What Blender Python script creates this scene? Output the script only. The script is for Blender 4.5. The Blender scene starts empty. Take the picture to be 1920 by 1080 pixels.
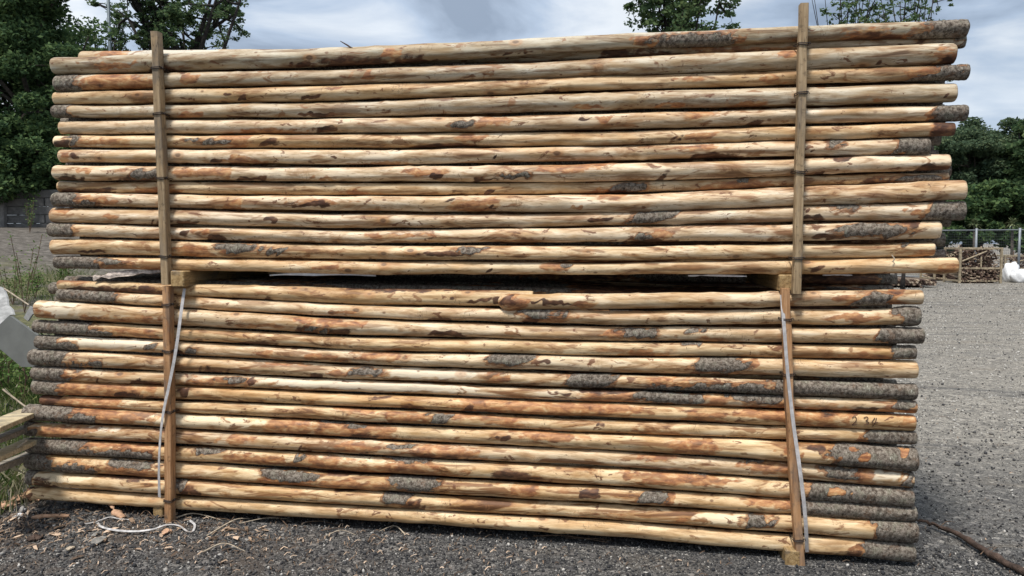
import bpy, math, random
import numpy as np
from mathutils import Vector, Matrix, Euler

# ------------------------------------------------------------ camera, sky, sun, exposure
SC = bpy.context.scene
COL = SC.collection
F = 1400.0
PITCH = math.atan((540 - 452) / F)
YAW = math.radians(7.56)
CAM = Vector((0.0, -4.045, 1.63))
cd = bpy.data.cameras.new('camera'); cam = bpy.data.objects.new('camera', cd); COL.objects.link(cam)
cd.sensor_width = 36; cd.lens = F / 1920 * 36; cd.clip_start = 0.05; cd.clip_end = 2000
cam.location = CAM; cam.rotation_euler = (math.pi / 2 - PITCH, 0, YAW)
SC.camera = cam
ROT = Euler((math.pi / 2 - PITCH, 0, YAW)).to_matrix()
ROTN = np.array(ROT)

SUN_EL, SUN_AZ = math.radians(65), math.radians(205)     # azimuth clockwise from +Y
world = bpy.data.worlds.new('World'); SC.world = world; world.use_nodes = True
wn = world.node_tree.nodes; wl = world.node_tree.links; wn.clear()
wo = wn.new('ShaderNodeOutputWorld'); wb = wn.new('ShaderNodeBackground'); wb.inputs[1].default_value = 0.083
sky = wn.new('ShaderNodeTexSky'); sky.sky_type = 'NISHITA'; sky.sun_disc = False
sky.sun_elevation = SUN_EL; sky.sun_rotation = SUN_AZ; sky.air_density = 1.1; sky.dust_density = 2.2; sky.ozone_density = 1.4
wtc = wn.new('ShaderNodeTexCoord'); wmp = wn.new('ShaderNodeMapping'); wmp.inputs['Scale'].default_value = (1, 1, 3.2)
wmp.inputs['Location'].default_value = (3.1, 0.4, 0.25)
wl.new(wtc.outputs['Generated'], wmp.inputs[0])
n1 = wn.new('ShaderNodeTexNoise'); n1.inputs['Scale'].default_value = 3.0; n1.inputs['Detail'].default_value = 7; n1.inputs['Roughness'].default_value = 0.52
n1.inputs['Distortion'].default_value = 0.35
n2 = wn.new('ShaderNodeTexNoise'); n2.inputs['Scale'].default_value = 1.2; n2.inputs['Detail'].default_value = 5
wl.new(wmp.outputs[0], n1.inputs[0]); wl.new(wmp.outputs[0], n2.inputs[0])
cr = wn.new('ShaderNodeValToRGB'); cr.color_ramp.elements[0].position = 0.40; cr.color_ramp.elements[1].position = 0.62
cr.color_ramp.elements[0].color = (4.1, 5.0, 6.4, 1); cr.color_ramp.elements[1].color = (12.0, 12.6, 13.2, 1)
e = cr.color_ramp.elements.new(0.49); e.color = (6.6, 7.9, 9.8, 1)
wl.new(n1.outputs[0], cr.inputs[0])
mr = wn.new('ShaderNodeMapRange'); mr.inputs[1].default_value = 0.3; mr.inputs[2].default_value = 0.62; mr.inputs[3].default_value = 0.55; mr.inputs[4].default_value = 0.98
wl.new(n2.outputs[0], mr.inputs[0])
mx = wn.new('ShaderNodeMix'); mx.data_type = 'RGBA'
wl.new(mr.outputs[0], mx.inputs[0]); wl.new(sky.outputs[0], mx.inputs[6]); wl.new(cr.outputs[0], mx.inputs[7])
wl.new(mx.outputs[2], wb.inputs[0]); wl.new(wb.outputs[0], wo.inputs[0])

sd = bpy.data.lights.new('sun', 'SUN'); sun = bpy.data.objects.new('sun', sd); COL.objects.link(sun)
sd.energy = 4.3; sd.angle = math.radians(9); sd.color = (1.0, 0.955, 0.90)
sv = Vector((math.sin(SUN_AZ) * math.cos(SUN_EL), math.cos(SUN_AZ) * math.cos(SUN_EL), math.sin(SUN_EL)))
sun.rotation_euler = sv.to_track_quat('Z', 'Y').to_euler()
SC.view_settings.view_transform = 'Standard'; SC.view_settings.look = 'None'
SC.view_settings.exposure = 0.13; SC.view_settings.gamma = 1

# ------------------------------------------------------------ measuring helpers
def ray(x, y):
    return ROT @ Vector(((x - 960) / F, -(y - 540) / F, -1.0))
def on_y(x, y, Y):                       # point of the vertical plane Y seen in that direction
    d = ray(x, y); t = (Y - CAM.y) / d.y
    return CAM + d * t
def at_depth(x, y, D):
    return CAM + ray(x, y) * D
def proj(P):                             # world (n,3) -> photo pixels
    q = (np.asarray(P) - np.array(CAM)) @ ROTN
    return 960 + F * q[:, 0] / -q[:, 2], 540 - F * q[:, 1] / -q[:, 2]
def sm(t, a, b):
    t = np.clip((t - a) / (b - a), 0, 1); return t * t * (3 - 2 * t)
def ground_z(x, y):
    x = np.asarray(x, float); y = np.asarray(y, float)
    base = -0.0135 * (np.clip(x, -6, 6) + 3.0)
    s = -x * 0.7 + y * 0.7
    bank = 2.0 * sm(s, 7.0, 23.5) * sm(-x, 2.0, 6.0)
    fine = 0.012 * np.sin(x * 1.7 + 0.6 * y) * np.sin(y * 1.3 - 0.4 * x) + 0.006 * np.sin(5.1 * x + 2) * np.sin(4.3 * y)
    return base + bank + fine * sm(np.hypot(x, y + 1.5), 3.5, 9) * (.35 + .65 * sm(-x, 1, 5))
def on_ground(x, y):
    d = ray(x, y); t = 1.0
    for i in range(4000):
        p = CAM + d * t
        if p.z <= float(ground_z(p.x, p.y)): return p
        t += 0.01 + t * 0.002
    return p
rng = np.random.default_rng(7)
R = random.Random(5)

# ------------------------------------------------------------ material helpers
class NT:
    def __init__(s, name, rough=0.75):
        s.m = bpy.data.materials.new(name); s.m.use_nodes = True
        s.n = s.m.node_tree.nodes; s.l = s.m.node_tree.links
        s.b = s.n['Principled BSDF']; s.b.inputs['Roughness'].default_value = rough
        s.b.inputs['Specular IOR Level'].default_value = 0.3
    def set(s, inp, v):
        if hasattr(v, 'is_linked') or isinstance(v, bpy.types.NodeSocket): s.l.new(v, inp)
        elif isinstance(v, tuple) and len(v) == 3 and inp.type == 'RGBA': inp.default_value = (*v, 1)
        else: inp.default_value = v
    def math(s, op, a, b=0.0, clamp=False):
        n = s.n.new('ShaderNodeMath'); n.operation = op; n.use_clamp = clamp; s.set(n.inputs[0], a); s.set(n.inputs[1], b); return n.outputs[0]
    def step(s, v, a, b, o0=0.0, o1=1.0):
        n = s.n.new('ShaderNodeMapRange'); n.interpolation_type = 'SMOOTHSTEP'
        s.set(n.inputs[0], v)
        for i, q in zip((1, 2, 3, 4), (a, b, o0, o1)): s.set(n.inputs[i], q)
        return n.outputs[0]
    def mix(s, f, a, b, mode='MIX'):
        n = s.n.new('ShaderNodeMix'); n.data_type = 'RGBA'; n.blend_type = mode
        s.set(n.inputs[0], f); s.set(n.inputs[6], a); s.set(n.inputs[7], b); return n.outputs[2]
    def ramp(s, v, stops):
        n = s.n.new('ShaderNodeValToRGB'); e = n.color_ramp.elements
        e[0].position, e[0].color = stops[0][0], (*stops[0][1], 1); e[1].position, e[1].color = stops[-1][0], (*stops[-1][1], 1)
        for p, c in stops[1:-1]: q = e.new(p); q.color = (*c, 1)
        s.set(n.inputs[0], v); return n.outputs[0]
    def coords(s, scale=(1, 1, 1), rand=True, kind='Object'):
        t = s.n.new('ShaderNodeTexCoord'); v = t.outputs[kind]
        if rand:
            oi = s.n.new('ShaderNodeObjectInfo'); a = s.n.new('ShaderNodeVectorMath'); a.operation = 'ADD'
            k = s.math('MULTIPLY', oi.outputs['Random'], 73.0); cb = s.n.new('ShaderNodeCombineXYZ')
            for i in range(3): s.set(cb.inputs[i], k)
            s.set(a.inputs[0], v); s.set(a.inputs[1], cb.outputs[0]); v = a.outputs[0]
        if scale != (1, 1, 1):
            m = s.n.new('ShaderNodeVectorMath'); m.operation = 'MULTIPLY'; s.set(m.inputs[0], v); m.inputs[1].default_value = scale; v = m.outputs[0]
        return v
    def noise(s, v, scale, detail=4, rough=0.55, dist=0.0):
        n = s.n.new('ShaderNodeTexNoise'); s.set(n.inputs['Vector'], v); n.inputs['Scale'].default_value = scale
        n.inputs['Detail'].default_value = detail; n.inputs['Roughness'].default_value = rough; n.inputs['Distortion'].default_value = dist
        return n.outputs['Fac']
    def voro(s, v, scale, feature='F1', out='Distance', rand=1.0):
        n = s.n.new('ShaderNodeTexVoronoi'); n.feature = feature; s.set(n.inputs['Vector'], v); n.inputs['Scale'].default_value = scale
        n.inputs['Randomness'].default_value = rand
        return n.outputs[out]
    def bump(s, h, strength=0.5, dist=0.01, prev=None):
        n = s.n.new('ShaderNodeBump'); n.inputs['Strength'].default_value = strength; n.inputs['Distance'].default_value = dist
        s.set(n.inputs['Height'], h)
        if prev is not None: s.set(n.inputs['Normal'], prev)
        return n.outputs[0]
    def out(s, col, rough=None, normal=None):
        s.set(s.b.inputs['Base Color'], col)
        if rough is not None: s.set(s.b.inputs['Roughness'], rough)
        if normal is not None: s.set(s.b.inputs['Normal'], normal)
        return s.m

def mat_pole():
    t = NT('peeled_wood_and_bark', 0.62)
    at = t.n.new('ShaderNodeAttribute'); at.attribute_name = 'Patch'
    sp = t.n.new('ShaderNodeSeparateColor'); t.set(sp.inputs[0], at.outputs['Color'])
    bark, orange, dark = sp.outputs[0], sp.outputs[1], sp.outputs[2]; pale = at.outputs['Alpha']
    oi = t.n.new('ShaderNodeObjectInfo')
    lon = t.coords((0.16, 1, 1)); lon2 = t.coords((0.45, 1, 1)); iso = t.coords()
    # peeled wood
    g1 = t.noise(lon, 30, 5, 0.6, 0.3); g2 = t.noise(lon, 120, 4, 0.6); g3 = t.noise(t.coords((0.3, 1, 1)), 7, 4, 0.6, 0.5)
    wood = t.ramp(g1, [(0.28, (0.24, 0.14, 0.068)), (0.39, (0.44, 0.305, 0.175)), (0.49, (0.60, 0.455, 0.295)), (0.59, (0.70, 0.57, 0.40)), (0.72, (0.79, 0.69, 0.54))])
    wood = t.mix(t.step(g3, 0.50, 0.66), wood, t.mix(0.5, wood, (0.47, 0.275, 0.11)), 'MIX')
    wood = t.mix(t.step(g3, 0.47, 0.28), wood, t.mix(0.5, wood, (0.78, 0.68, 0.52)))
    wood = t.mix(t.step(g2, 0.53, 0.72, 0, 0.5), wood, (0.24, 0.135, 0.06))
    st = oi.outputs['Alpha']
    g4 = t.noise(t.coords((0.22, 1, 1)), 12, 5, 0.65, 0.9)
    wood = t.mix(t.math('MULTIPLY', t.step(g4, 0.51, 0.62, 0, 0.75), st), wood, (0.30, 0.145, 0.055))
    wood = t.mix(t.math('MULTIPLY', t.step(g4, 0.60, 0.66, 0, 0.8), st), wood, (0.11, 0.05, 0.025))
    g5 = t.noise(t.coords((0.09, 1, 1)), 22, 5, 0.6, 0.7)
    wood = t.mix(t.math('MULTIPLY', t.step(g5, 0.555, 0.62, 0, 0.8), st), wood, (0.20, 0.095, 0.042))
    wood = t.mix(t.step(pale, 0.4, 0.62, 0, 0.75), wood, (0.80, 0.72, 0.58))
    wood = t.mix(1.0, wood, oi.outputs['Color'], 'MULTIPLY')
    # small scars left by the peeler and cracks along the grain
    sc = t.noise(t.coords((0.35, 1, 1)), 16, 3, 0.6, 1.2)
    wood = t.mix(t.step(sc, 0.61, 0.68, 0, 0.8), wood, (0.24, 0.11, 0.045))
    fl = t.noise(lon2, 26, 5, 0.62, 0.8)
    wood = t.mix(t.step(fl, 0.615, 0.66, 0, 0.88), wood, (0.14, 0.055, 0.025))
    ck = t.noise(t.coords((0.05, 1, 1)), 55, 3, 0.5, 0.6)
    crack = t.step(t.math('ABSOLUTE', t.math('SUBTRACT', ck, 0.5)), 0.004, 0.0, 0, 1)
    crack = t.math('MULTIPLY', crack, t.step(t.noise(iso, 3.0, 2), 0.52, 0.62))
    wood = t.mix(t.math('MULTIPLY', crack, 0.85), wood, (0.09, 0.05, 0.03))
    # branch knots
    kv = t.coords((0.62, 1, 1)); kd = t.voro(kv, 6.5)
    kn = t.step(kd, 0.105, 0.055); kr = t.math('MULTIPLY', t.step(kd, 0.20, 0.12), t.step(kd, 0.03, 0.10))
    wood = t.mix(t.math('MULTIPLY', kr, 0.45), wood, (0.42, 0.20, 0.08)); wood = t.mix(t.math('MULTIPLY', kn, 0.8), wood, (0.13, 0.065, 0.035))
    k2 = t.voro(t.coords((0.7, 1, 1)), 15); wood = t.mix(t.math('MULTIPLY', t.step(k2, 0.16, 0.07, 0, 0.8), t.step(t.noise(iso, 5, 2), 0.52, 0.58)), wood, (0.15, 0.07, 0.035))
    tr = t.noise(t.coords((1.6, 0.35, 0.35)), 26, 3, 0.5, 0.5)
    trc = t.math('MULTIPLY', t.step(t.math('ABSOLUTE', t.math('SUBTRACT', tr, 0.5)), 0.012, 0.002, 0, 0.75), t.step(t.noise(iso, 6, 2), 0.60, 0.66))
    wood = t.mix(trc, wood, (0.12, 0.06, 0.035))
    # ragged edges of the patches
    en = t.math('SUBTRACT', t.noise(t.coords((0.34, 1, 1)), 24, 8, 0.72, 1.0), 0.5)
    en0 = t.math('SUBTRACT', t.noise(t.coords((0.22, 1, 1)), 12, 5, 0.6, 0.6), 0.5)
    en = t.math('ADD', en, t.math('MULTIPLY', en0, 0.8))
    en2 = t.math('SUBTRACT', t.noise(t.coords((0.4, 1, 1)), 42, 5, 0.65), 0.5)
    bk = t.math('ADD', bark, t.math('MULTIPLY', en, 0.75)); og = t.math('ADD', t.math('ADD', orange, t.math('MULTIPLY', t.step(t.noise(t.coords((0.2, 1, 1)), 8, 4, 0.6, 0.8), 0.48, 0.68, 0, 0.45), st)), t.math('MULTIPLY', en2, 1.1)); dk = t.math('ADD', dark, t.math('MULTIPLY', en, 0.9))
    onz = t.noise(lon2, 34, 4, 0.6, 0.5)
    ocol = t.ramp(onz, [(0.28, (0.09, 0.032, 0.018)), (0.42, (0.27, 0.10, 0.038)), (0.54, (0.45, 0.20, 0.075)), (0.64, (0.55, 0.33, 0.15)), (0.74, (0.66, 0.48, 0.28))])
    ocol = t.mix(t.step(g1, 0.50, 0.36, 0, 0.55), ocol, (0.12, 0.045, 0.025))
    col = t.mix(t.step(og, 0.40, 0.62, 0, 0.86), wood, ocol)
    dnz = t.noise(lon2, 40, 4, 0.6)
    dcol = t.ramp(dnz, [(0.3, (0.022, 0.012, 0.009)), (0.5, (0.08, 0.032, 0.018)), (0.72, (0.24, 0.115, 0.055))])
    col = t.mix(t.step(dk, 0.43, 0.60, 0, 0.95), col, dcol)
    rim = t.step(t.math('ADD', bk, t.math('MULTIPLY', en2, 0.5)), 0.30, 0.44)
    col = t.mix(t.math('MULTIPLY', rim, 0.85), col, t.ramp(onz, [(0.35, (0.085, 0.035, 0.018)), (0.5, (0.26, 0.11, 0.045)), (0.66, (0.46, 0.24, 0.10))]))
    # grey bark with lichen
    b1 = t.noise(iso, 55, 6, 0.7); b2 = t.noise(iso, 17, 5, 0.65); b3 = t.noise(t.coords((2.2, 0.7, 0.7)), 60, 5, 0.7)
    bcol = t.ramp(b1, [(0.32, (0.018, 0.013, 0.010)), (0.46, (0.10, 0.082, 0.064)), (0.60, (0.25, 0.215, 0.175))])
    bcol = t.mix(t.step(b2, 0.52, 0.66, 0, 0.75), bcol, t.ramp(b3, [(0.38, (0.085, 0.078, 0.055)), (0.60, (0.27, 0.26, 0.20))]))
    b4 = t.noise(iso, 150, 4, 0.7)
    bcol = t.mix(t.step(b4, 0.57, 0.68, 0, 0.55), bcol, (0.40, 0.38, 0.32)); bcol = t.mix(t.step(b4, 0.44, 0.34, 0, 0.5), bcol, (0.025, 0.02, 0.016))
    bcol = t.mix(t.step(b3, 0.62, 0.70, 0, 0.9), bcol, (0.55, 0.54, 0.46))
    bcol = t.mix(t.step(b2, 0.42, 0.35, 0, 0.45), bcol, (0.13, 0.07, 0.038))
    bcol = t.mix(t.step(b3, 0.37, 0.30, 0, 0.9), bcol, (0.018, 0.013, 0.011))
    isb = t.step(bk, 0.485, 0.54, 0, 0.97)
    col = t.mix(isb, col, bcol)
    hw = t.math('ADD', t.math('MULTIPLY', g1, 0.5), t.math('MULTIPLY', g2, 0.25))
    hw = t.math('SUBTRACT', hw, t.math('ADD', t.math('MULTIPLY', crack, 0.5), t.math('MULTIPLY', kn, 0.5)))
    hb = t.math('MULTIPLY', isb, t.math('ADD', t.math('MULTIPLY', b1, 0.9), t.math('ADD', t.math('MULTIPLY', b3, 0.9), 0.4)))
    h = t.math('ADD', hw, t.math('ADD', hb, t.math('MULTIPLY', rim, 0.4)))
    nrm = t.bump(h, 0.8, 0.005)
    ro = t.step(isb, 0, 1, 0.58, 0.9)
    return t.out(col, ro, nrm)

def mat_endgrain():
    t = NT('sawn_end_grain', 0.8)
    v = t.coords((0, 1, 1), rand=False)
    w = t.n.new('ShaderNodeVectorMath'); w.operation = 'LENGTH'; t.set(w.inputs[0], v)
    rr = t.math('SINE', t.math('MULTIPLY', w.outputs['Value'], 1400.0))
    n = t.noise(t.coords(), 60, 4)
    c = t.ramp(t.math('ADD', t.math('MULTIPLY', rr, 0.12), n), [(0.3, (0.22, 0.13, 0.06)), (0.7, (0.50, 0.35, 0.19))])
    return t.out(c, None, t.bump(n, 0.3, 0.002))

def mat_sawn(name, c0, c1, c2, axis=2, knots=True, scale=1.0):
    t = NT(name, 0.72)
    s = [1.0, 1.0, 1.0]; s[axis] = 0.05
    g = t.noise(t.coords(tuple(s)), 70 * scale, 5, 0.6, 0.4); g2 = t.noise(t.coords(tuple(s)), 300 * scale, 3, 0.6)
    big = t.noise(t.coords(), 3.5, 4, 0.6)
    col = t.ramp(g, [(0.3, c0), (0.5, c1), (0.7, c2)])
    col = t.mix(t.step(g2, 0.55, 0.7, 0, 0.35), col, c0)
    col = t.mix(t.step(big, 0.5, 0.68, 0, 0.5), col, tuple(0.55 * q for q in c1))
    dirt = t.noise(t.coords(), 28, 5, 0.7)
    col = t.mix(t.step(dirt, 0.55, 0.68, 0, 0.65), col, tuple(0.28 * q for q in c1))
    w2 = t.noise(t.coords(tuple(0.3 + 0.7 * q for q in s)), 9, 5, 0.7)
    col = t.mix(t.step(w2, 0.50, 0.62, 0, 0.5), col, (0.12, 0.105, 0.09))
    ck = t.noise(t.coords(tuple(s)), 45, 3, 0.5); col = t.mix(t.math('MULTIPLY', t.step(t.math('ABSOLUTE', t.math('SUBTRACT', ck, 0.5)), 0.012, 0.0, 0, 0.8), t.step(big, 0.48, 0.55)), col, (0.05, 0.035, 0.02))
    if knots:
        s2 = [1, 1, 1]; s2[axis] = 0.5
        kd = t.voro(t.coords(tuple(s2)), 4.2)
        col = t.mix(t.step(kd, 0.09, 0.05, 0, 0.85), col, (0.09, 0.045, 0.02))
    return t.out(col, None, t.bump(g, 0.4, 0.003))

def mat_plain(name, col, rough=0.6, var=0.25, scale=20, metal=0.0, bump=0.2, bd=0.004):
    t = NT(name, rough)
    n = t.noise(t.coords(), scale, 5, 0.65); n2 = t.noise(t.coords(), scale * 6, 3, 0.6)
    c = t.mix(t.step(n, 0.35, 0.68), tuple(q * (1 - var) for q in col), tuple(min(1, q * (1 + var * 0.6)) for q in col))
    c = t.mix(t.step(n2, 0.6, 0.72, 0, 0.5 * min(1, var * 2.5)), c, tuple(q * (1 - 1.6 * min(var, 0.5)) for q in col))
    t.b.inputs['Metallic'].default_value = metal
    return t.out(c, None, t.bump(n2, bump, bd))

def mat_leaf(name, cols, trans=0.25, rough=0.55):
    t = NT(name, 0.8); t.b.inputs['Specular IOR Level'].default_value = 0.12
    g = t.n.new('ShaderNodeNewGeometry')
    big = t.noise(t.coords(rand=True), 0.55, 3, 0.6)
    v = t.math('ADD', t.math('MULTIPLY', g.outputs['Random Per Island'], 0.6), t.math('MULTIPLY', big, 0.5))
    c = t.ramp(v, [(0.15, cols[0]), (0.55, cols[1]), (0.95, cols[2])])
    m = t.out(c)
    tr = t.n.new('ShaderNodeBsdfTranslucent'); t.set(tr.inputs[0], c)
    ms = t.n.new('ShaderNodeMixShader'); ms.inputs[0].default_value = trans
    t.l.new(t.b.outputs[0], ms.inputs[1]); t.l.new(tr.outputs[0], ms.inputs[2])
    t.l.new(ms.outputs[0], t.n['Material Output'].inputs[0])
    return m

def mat_ground():
    t = NT('gravel_ground', 0.85)
    P = t.coords(rand=False)
    wob = t.n.new('ShaderNodeVectorMath'); wob.operation = 'ADD'; t.set(wob.inputs[0], P)
    vor = t.voro(P, 95, 'F1', 'Color'); vd = t.voro(P, 95, 'F1', 'Distance')
    vor2 = t.voro(P, 210, 'F1', 'Color'); vd3 = t.voro(P, 38, 'F1', 'Distance'); vor3 = t.voro(P, 38, 'F1', 'Color')
    def val(c):
        s = t.n.new('ShaderNodeSeparateColor'); t.set(s.inputs[0], c); return s.outputs[0], s.outputs[1]
    a, a2 = val(vor); b, b2 = val(vor2); c3, c4 = val(vor3)
    stone = t.ramp(a, [(0.0, (0.022, 0.022, 0.024)), (0.5, (0.062, 0.060, 0.060)), (0.82, (0.13, 0.127, 0.12)), (0.95, (0.42, 0.41, 0.38))])
    s2 = t.ramp(b, [(0.0, (0.02, 0.02, 0.021)), (0.6, (0.085, 0.082, 0.078)), (1.0, (0.34, 0.32, 0.28))])
    col = t.mix(0.42, stone, s2); col = t.mix(0.52, col, (0.016, 0.017, 0.019)); col = t.mix(t.step(b, 0.93, 0.96, 0, 0.7), col, (0.42, 0.41, 0.38))
    col = t.mix(t.step(c3, 0.80, 0.82, 0, 0.75), col, t.ramp(c4, [(0, (0.05, 0.05, 0.055)), (0.7, (0.17, 0.16, 0.15)), (1, (0.32, 0.30, 0.27))]))
    # pale crushed stone over the yard on the right, brown wood litter near the poles
    big = t.noise(P, 0.55, 5, 0.6); med = t.noise(P, 2.6, 5, 0.65); str_ = t.noise(t.coords((0.35, 1.6, 1), rand=False), 1.3, 6, 0.65)
    sx = t.n.new('ShaderNodeSeparateXYZ'); t.set(sx.inputs[0], P)
    far = t.step(t.math('ADD', t.math('ADD', sx.outputs[1], t.math('MULTIPLY', big, 4.0)), t.math('MULTIPLY', sx.outputs[0], 0.2)), 1.6, 7.0)
    right = t.step(sx.outputs[0], -2.0, 1.5)
    pale = t.ramp(t.math('ADD', t.math('MULTIPLY', a2, .6), t.math('MULTIPLY', c3, .4)), [(0.1, (0.075, 0.070, 0.060)), (0.5, (0.215, 0.198, 0.168)), (0.9, (0.45, 0.41, 0.34))])
    col = t.mix(t.math('MULTIPLY', t.math('MULTIPLY', far, right), 0.85), col, pale)
    col = t.mix(t.math('MULTIPLY', t.step(str_, 0.54, 0.70, 0, 0.55), right), col, (0.20, 0.17, 0.13))
    col = t.mix(t.step(med, 0.56, 0.72, 0, 0.45), col, (0.045, 0.040, 0.036))
    wet = t.noise(t.coords((0.22, 1.0, 1), rand=False), 1.1, 6, 0.7, 0.6)
    col = t.mix(t.math('MULTIPLY', t.step(wet, 0.52, 0.62, 0, 0.55), right), col, (0.055, 0.056, 0.058))
    col = t.mix(t.math('MULTIPLY', t.step(t.noise(t.coords((0.3, 1.6, 1), rand=False), 2.4, 6, 0.75), 0.60, 0.67, 0, 0.7), right), col, (0.085, 0.062, 0.045))
    mott = t.noise(t.coords((0.5, 1, 1), rand=False), 9, 6, 0.75); col = t.mix(t.math('MULTIPLY', t.step(mott, 0.48, 0.62, 0, 0.5), right), col, t.mix(0.6, col, (0.02, 0.02, 0.021)))
    v5 = t.voro(P, 14, 'F1', 'Color'); c5, c6 = val(v5)
    col = t.mix(t.math('MULTIPLY', t.math('MULTIPLY', t.step(c5, 0.6, 1.0, 0, 0.35), right), far), col, t.ramp(c6, [(0, (0.05, 0.048, 0.045)), (0.6, (0.16, 0.15, 0.13)), (1, (0.50, 0.46, 0.40))]))
    m2 = t.noise(t.coords((0.6, 1.2, 1), rand=False), 26, 4, 0.7); col = t.mix(t.math('MULTIPLY', t.step(m2, 0.57, 0.66, 0, 0.5), t.math('MULTIPLY', far, right)), col, (0.44, 0.41, 0.35))
    # bank on the left: brown grey soil, moss lower down
    left = t.step(t.math('ADD', sx.outputs[0], t.math('MULTIPLY', med, 0.6)), -4.2, -5.4)
    soil = t.ramp(t.noise(P, 6, 6, 0.7), [(0.3, (0.040, 0.034, 0.028)), (0.5, (0.10, 0.088, 0.074)), (0.7, (0.20, 0.18, 0.155))])
    soil = t.mix(t.math('MULTIPLY', t.step(sx.outputs[1], 11.2, 9.0), t.step(t.noise(P, 1.3, 6, 0.75), 0.38, 0.54, 0, .85)), soil, t.ramp(t.noise(P, 9, 5, 0.7), [(.35, (0.04, 0.05, 0.018)), (.6, (0.13, 0.125, 0.05)), (.75, (.22, .20, .11))]))
    col = t.mix(left, col, soil)
    near = t.math('MULTIPLY', t.step(sx.outputs[0], -0.6, -2.4), t.step(med, 0.42, 0.6, 0, 0.55))
    near = t.math('MULTIPLY', near, t.step(sx.outputs[0], -6.0, -4.5))
    col = t.mix(near, col, (0.075, 0.055, 0.040))
    h = t.math('ADD', t.math('MULTIPLY', vd, -0.8), t.math('ADD', t.math('MULTIPLY', vd3, -0.7), t.math('MULTIPLY', med, 1.2)))
    return t.out(col, None, t.bump(h, 0.8, 0.010))

def mat_stones():
    t = NT('loose_stones', 0.8)
    g = t.n.new('ShaderNodeNewGeometry')
    sx = t.n.new('ShaderNodeSeparateXYZ'); t.set(sx.inputs[0], t.coords(rand=False))
    lift = t.math('MULTIPLY', t.step(sx.outputs[1], .8, 5.5, 0, .48), t.step(sx.outputs[0], 0.5, 2.0))
    c = t.ramp(t.math('ADD', g.outputs['Random Per Island'], lift), [(0.0, (0.02, 0.021, 0.024)), (0.40, (0.036, 0.036, 0.039)), (0.74, (0.075, 0.073, 0.070)), (0.90, (0.17, 0.16, 0.145)), (1.0, (0.50, 0.48, 0.44))])
    n = t.noise(t.coords(rand=False), 120, 3)
    return t.out(t.mix(t.step(n, 0.4, 0.7, 0, 0.4), c, t.mix(0.5, c, (0.02, 0.02, 0.02))))

M = {}
M['pole'] = mat_pole(); M['end'] = mat_endgrain(); M['ground'] = mat_ground(); M['stones'] = mat_stones()
M['batten_grey'] = mat_sawn('weathered_sawn_batten', (0.17, 0.115, 0.06), (0.33, 0.235, 0.135), (0.43, 0.325, 0.20))
M['batten_orange'] = mat_sawn('reddish_sawn_batten', (0.20, 0.095, 0.04), (0.40, 0.215, 0.10), (0.52, 0.315, 0.17))
M['bearer'] = mat_sawn('pale_sawn_bearer', (0.15, 0.09, 0.035), (0.34, 0.225, 0.10), (0.46, 0.33, 0.17), axis=1)
M['board'] = mat_sawn('pallet_board', (0.28, 0.21, 0.12), (0.50, 0.41, 0.25), (0.62, 0.52, 0.34), axis=0, knots=False)
M['grey_board'] = mat_sawn('grey_weathered_board', (0.13, 0.11, 0.085), (0.27, 0.24, 0.19), (0.38, 0.34, 0.28), axis=0, knots=False)
M['wire'] = mat_plain('dark_steel_wire', (0.05, 0.042, 0.04), 0.5, 0.2, 50, 0.6)
M['strap'] = mat_plain('grey_white_strap', (0.50, 0.48, 0.47), 0.5, 0.22, 30, 0.0, 0.1)
M['strap_white'] = mat_plain('white_plastic_strap', (0.46, 0.45, 0.44), 0.45, 0.35, 25)
M['plastic'] = mat_plain('white_plastic_film', (0.72, 0.73, 0.74), 0.35, 0.12, 40)
M['birch'] = mat_plain('pale_peeling_bark', (0.52, 0.44, 0.38), 0.75, 0.55, 26, 0, 0.6, 0.01)
M['barkchip'] = mat_plain('orange_brown_bark_chip', (0.44, 0.27, 0.17), 0.8, 0.4, 30)
M['darkbark'] = mat_plain('dark_bark_strip', (0.075, 0.05, 0.038), 0.85, 0.5, 22, 0, 0.7, 0.008)
M['greychip'] = mat_plain('grey_bark_chip', (0.22, 0.21, 0.19), 0.85, 0.4, 30)
M['twig'] = mat_plain('brown_twig', (0.13, 0.085, 0.055), 0.85, 0.5, 40)
M['paleshred'] = mat_plain('pale_wood_shred', (0.42, 0.35, 0.26), 0.8, 0.4, 40)
M['panel'] = mat_plain('grey_sheet_metal', (0.15, 0.155, 0.145), 0.6, 0.12, 6, 0.0, 0.1)
M['white_paint'] = mat_plain('flaking_white_paint', (0.31, 0.31, 0.30), 0.7, 0.35, 9)
M['dark_trunk'] = mat_plain('dark_oak_bark', (0.035, 0.030, 0.027), 0.95, 0.4, 12, 0, 0.6, 0.02)
M['trunk'] = mat_plain('tree_bark', (0.10, 0.085, 0.07), 0.9, 0.4, 12, 0, 0.6, 0.02)
M['wall'] = mat_plain('weathered_grey_sleeper', (0.135, 0.13, 0.125), 0.85, 0.35, 3, 0, 0.4, 0.01)
M['wallpost'] = mat_plain('grey_concrete_post', (0.22, 0.21, 0.20), 0.85, 0.3, 4)
M['steel'] = mat_plain('galvanised_steel', (0.20, 0.22, 0.24), 0.5, 0.15, 8, 0.3)
M['mesh'] = mat_plain('dark_fence_wire', (0.06, 0.068, 0.075), 0.6, 0.15, 8, 0.3)
M['lamp'] = mat_plain('painted_lamp_pole', (0.10, 0.125, 0.14), 0.5, 0.15, 8, 0.3)
M['pen'] = mat_plain('dark_marker_ink', (0.10, 0.05, 0.03), 0.6, 0.1, 8)
M['crate'] = mat_plain('sawn_crate_wood', (0.34, 0.28, 0.19), 0.8, 0.35, 10)
M['leaf_dark'] = mat_leaf('dark_foliage', ((0.030, 0.060, 0.030), (0.064, 0.115, 0.048), (0.14, 0.20, 0.07)), 0.35)
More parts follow.
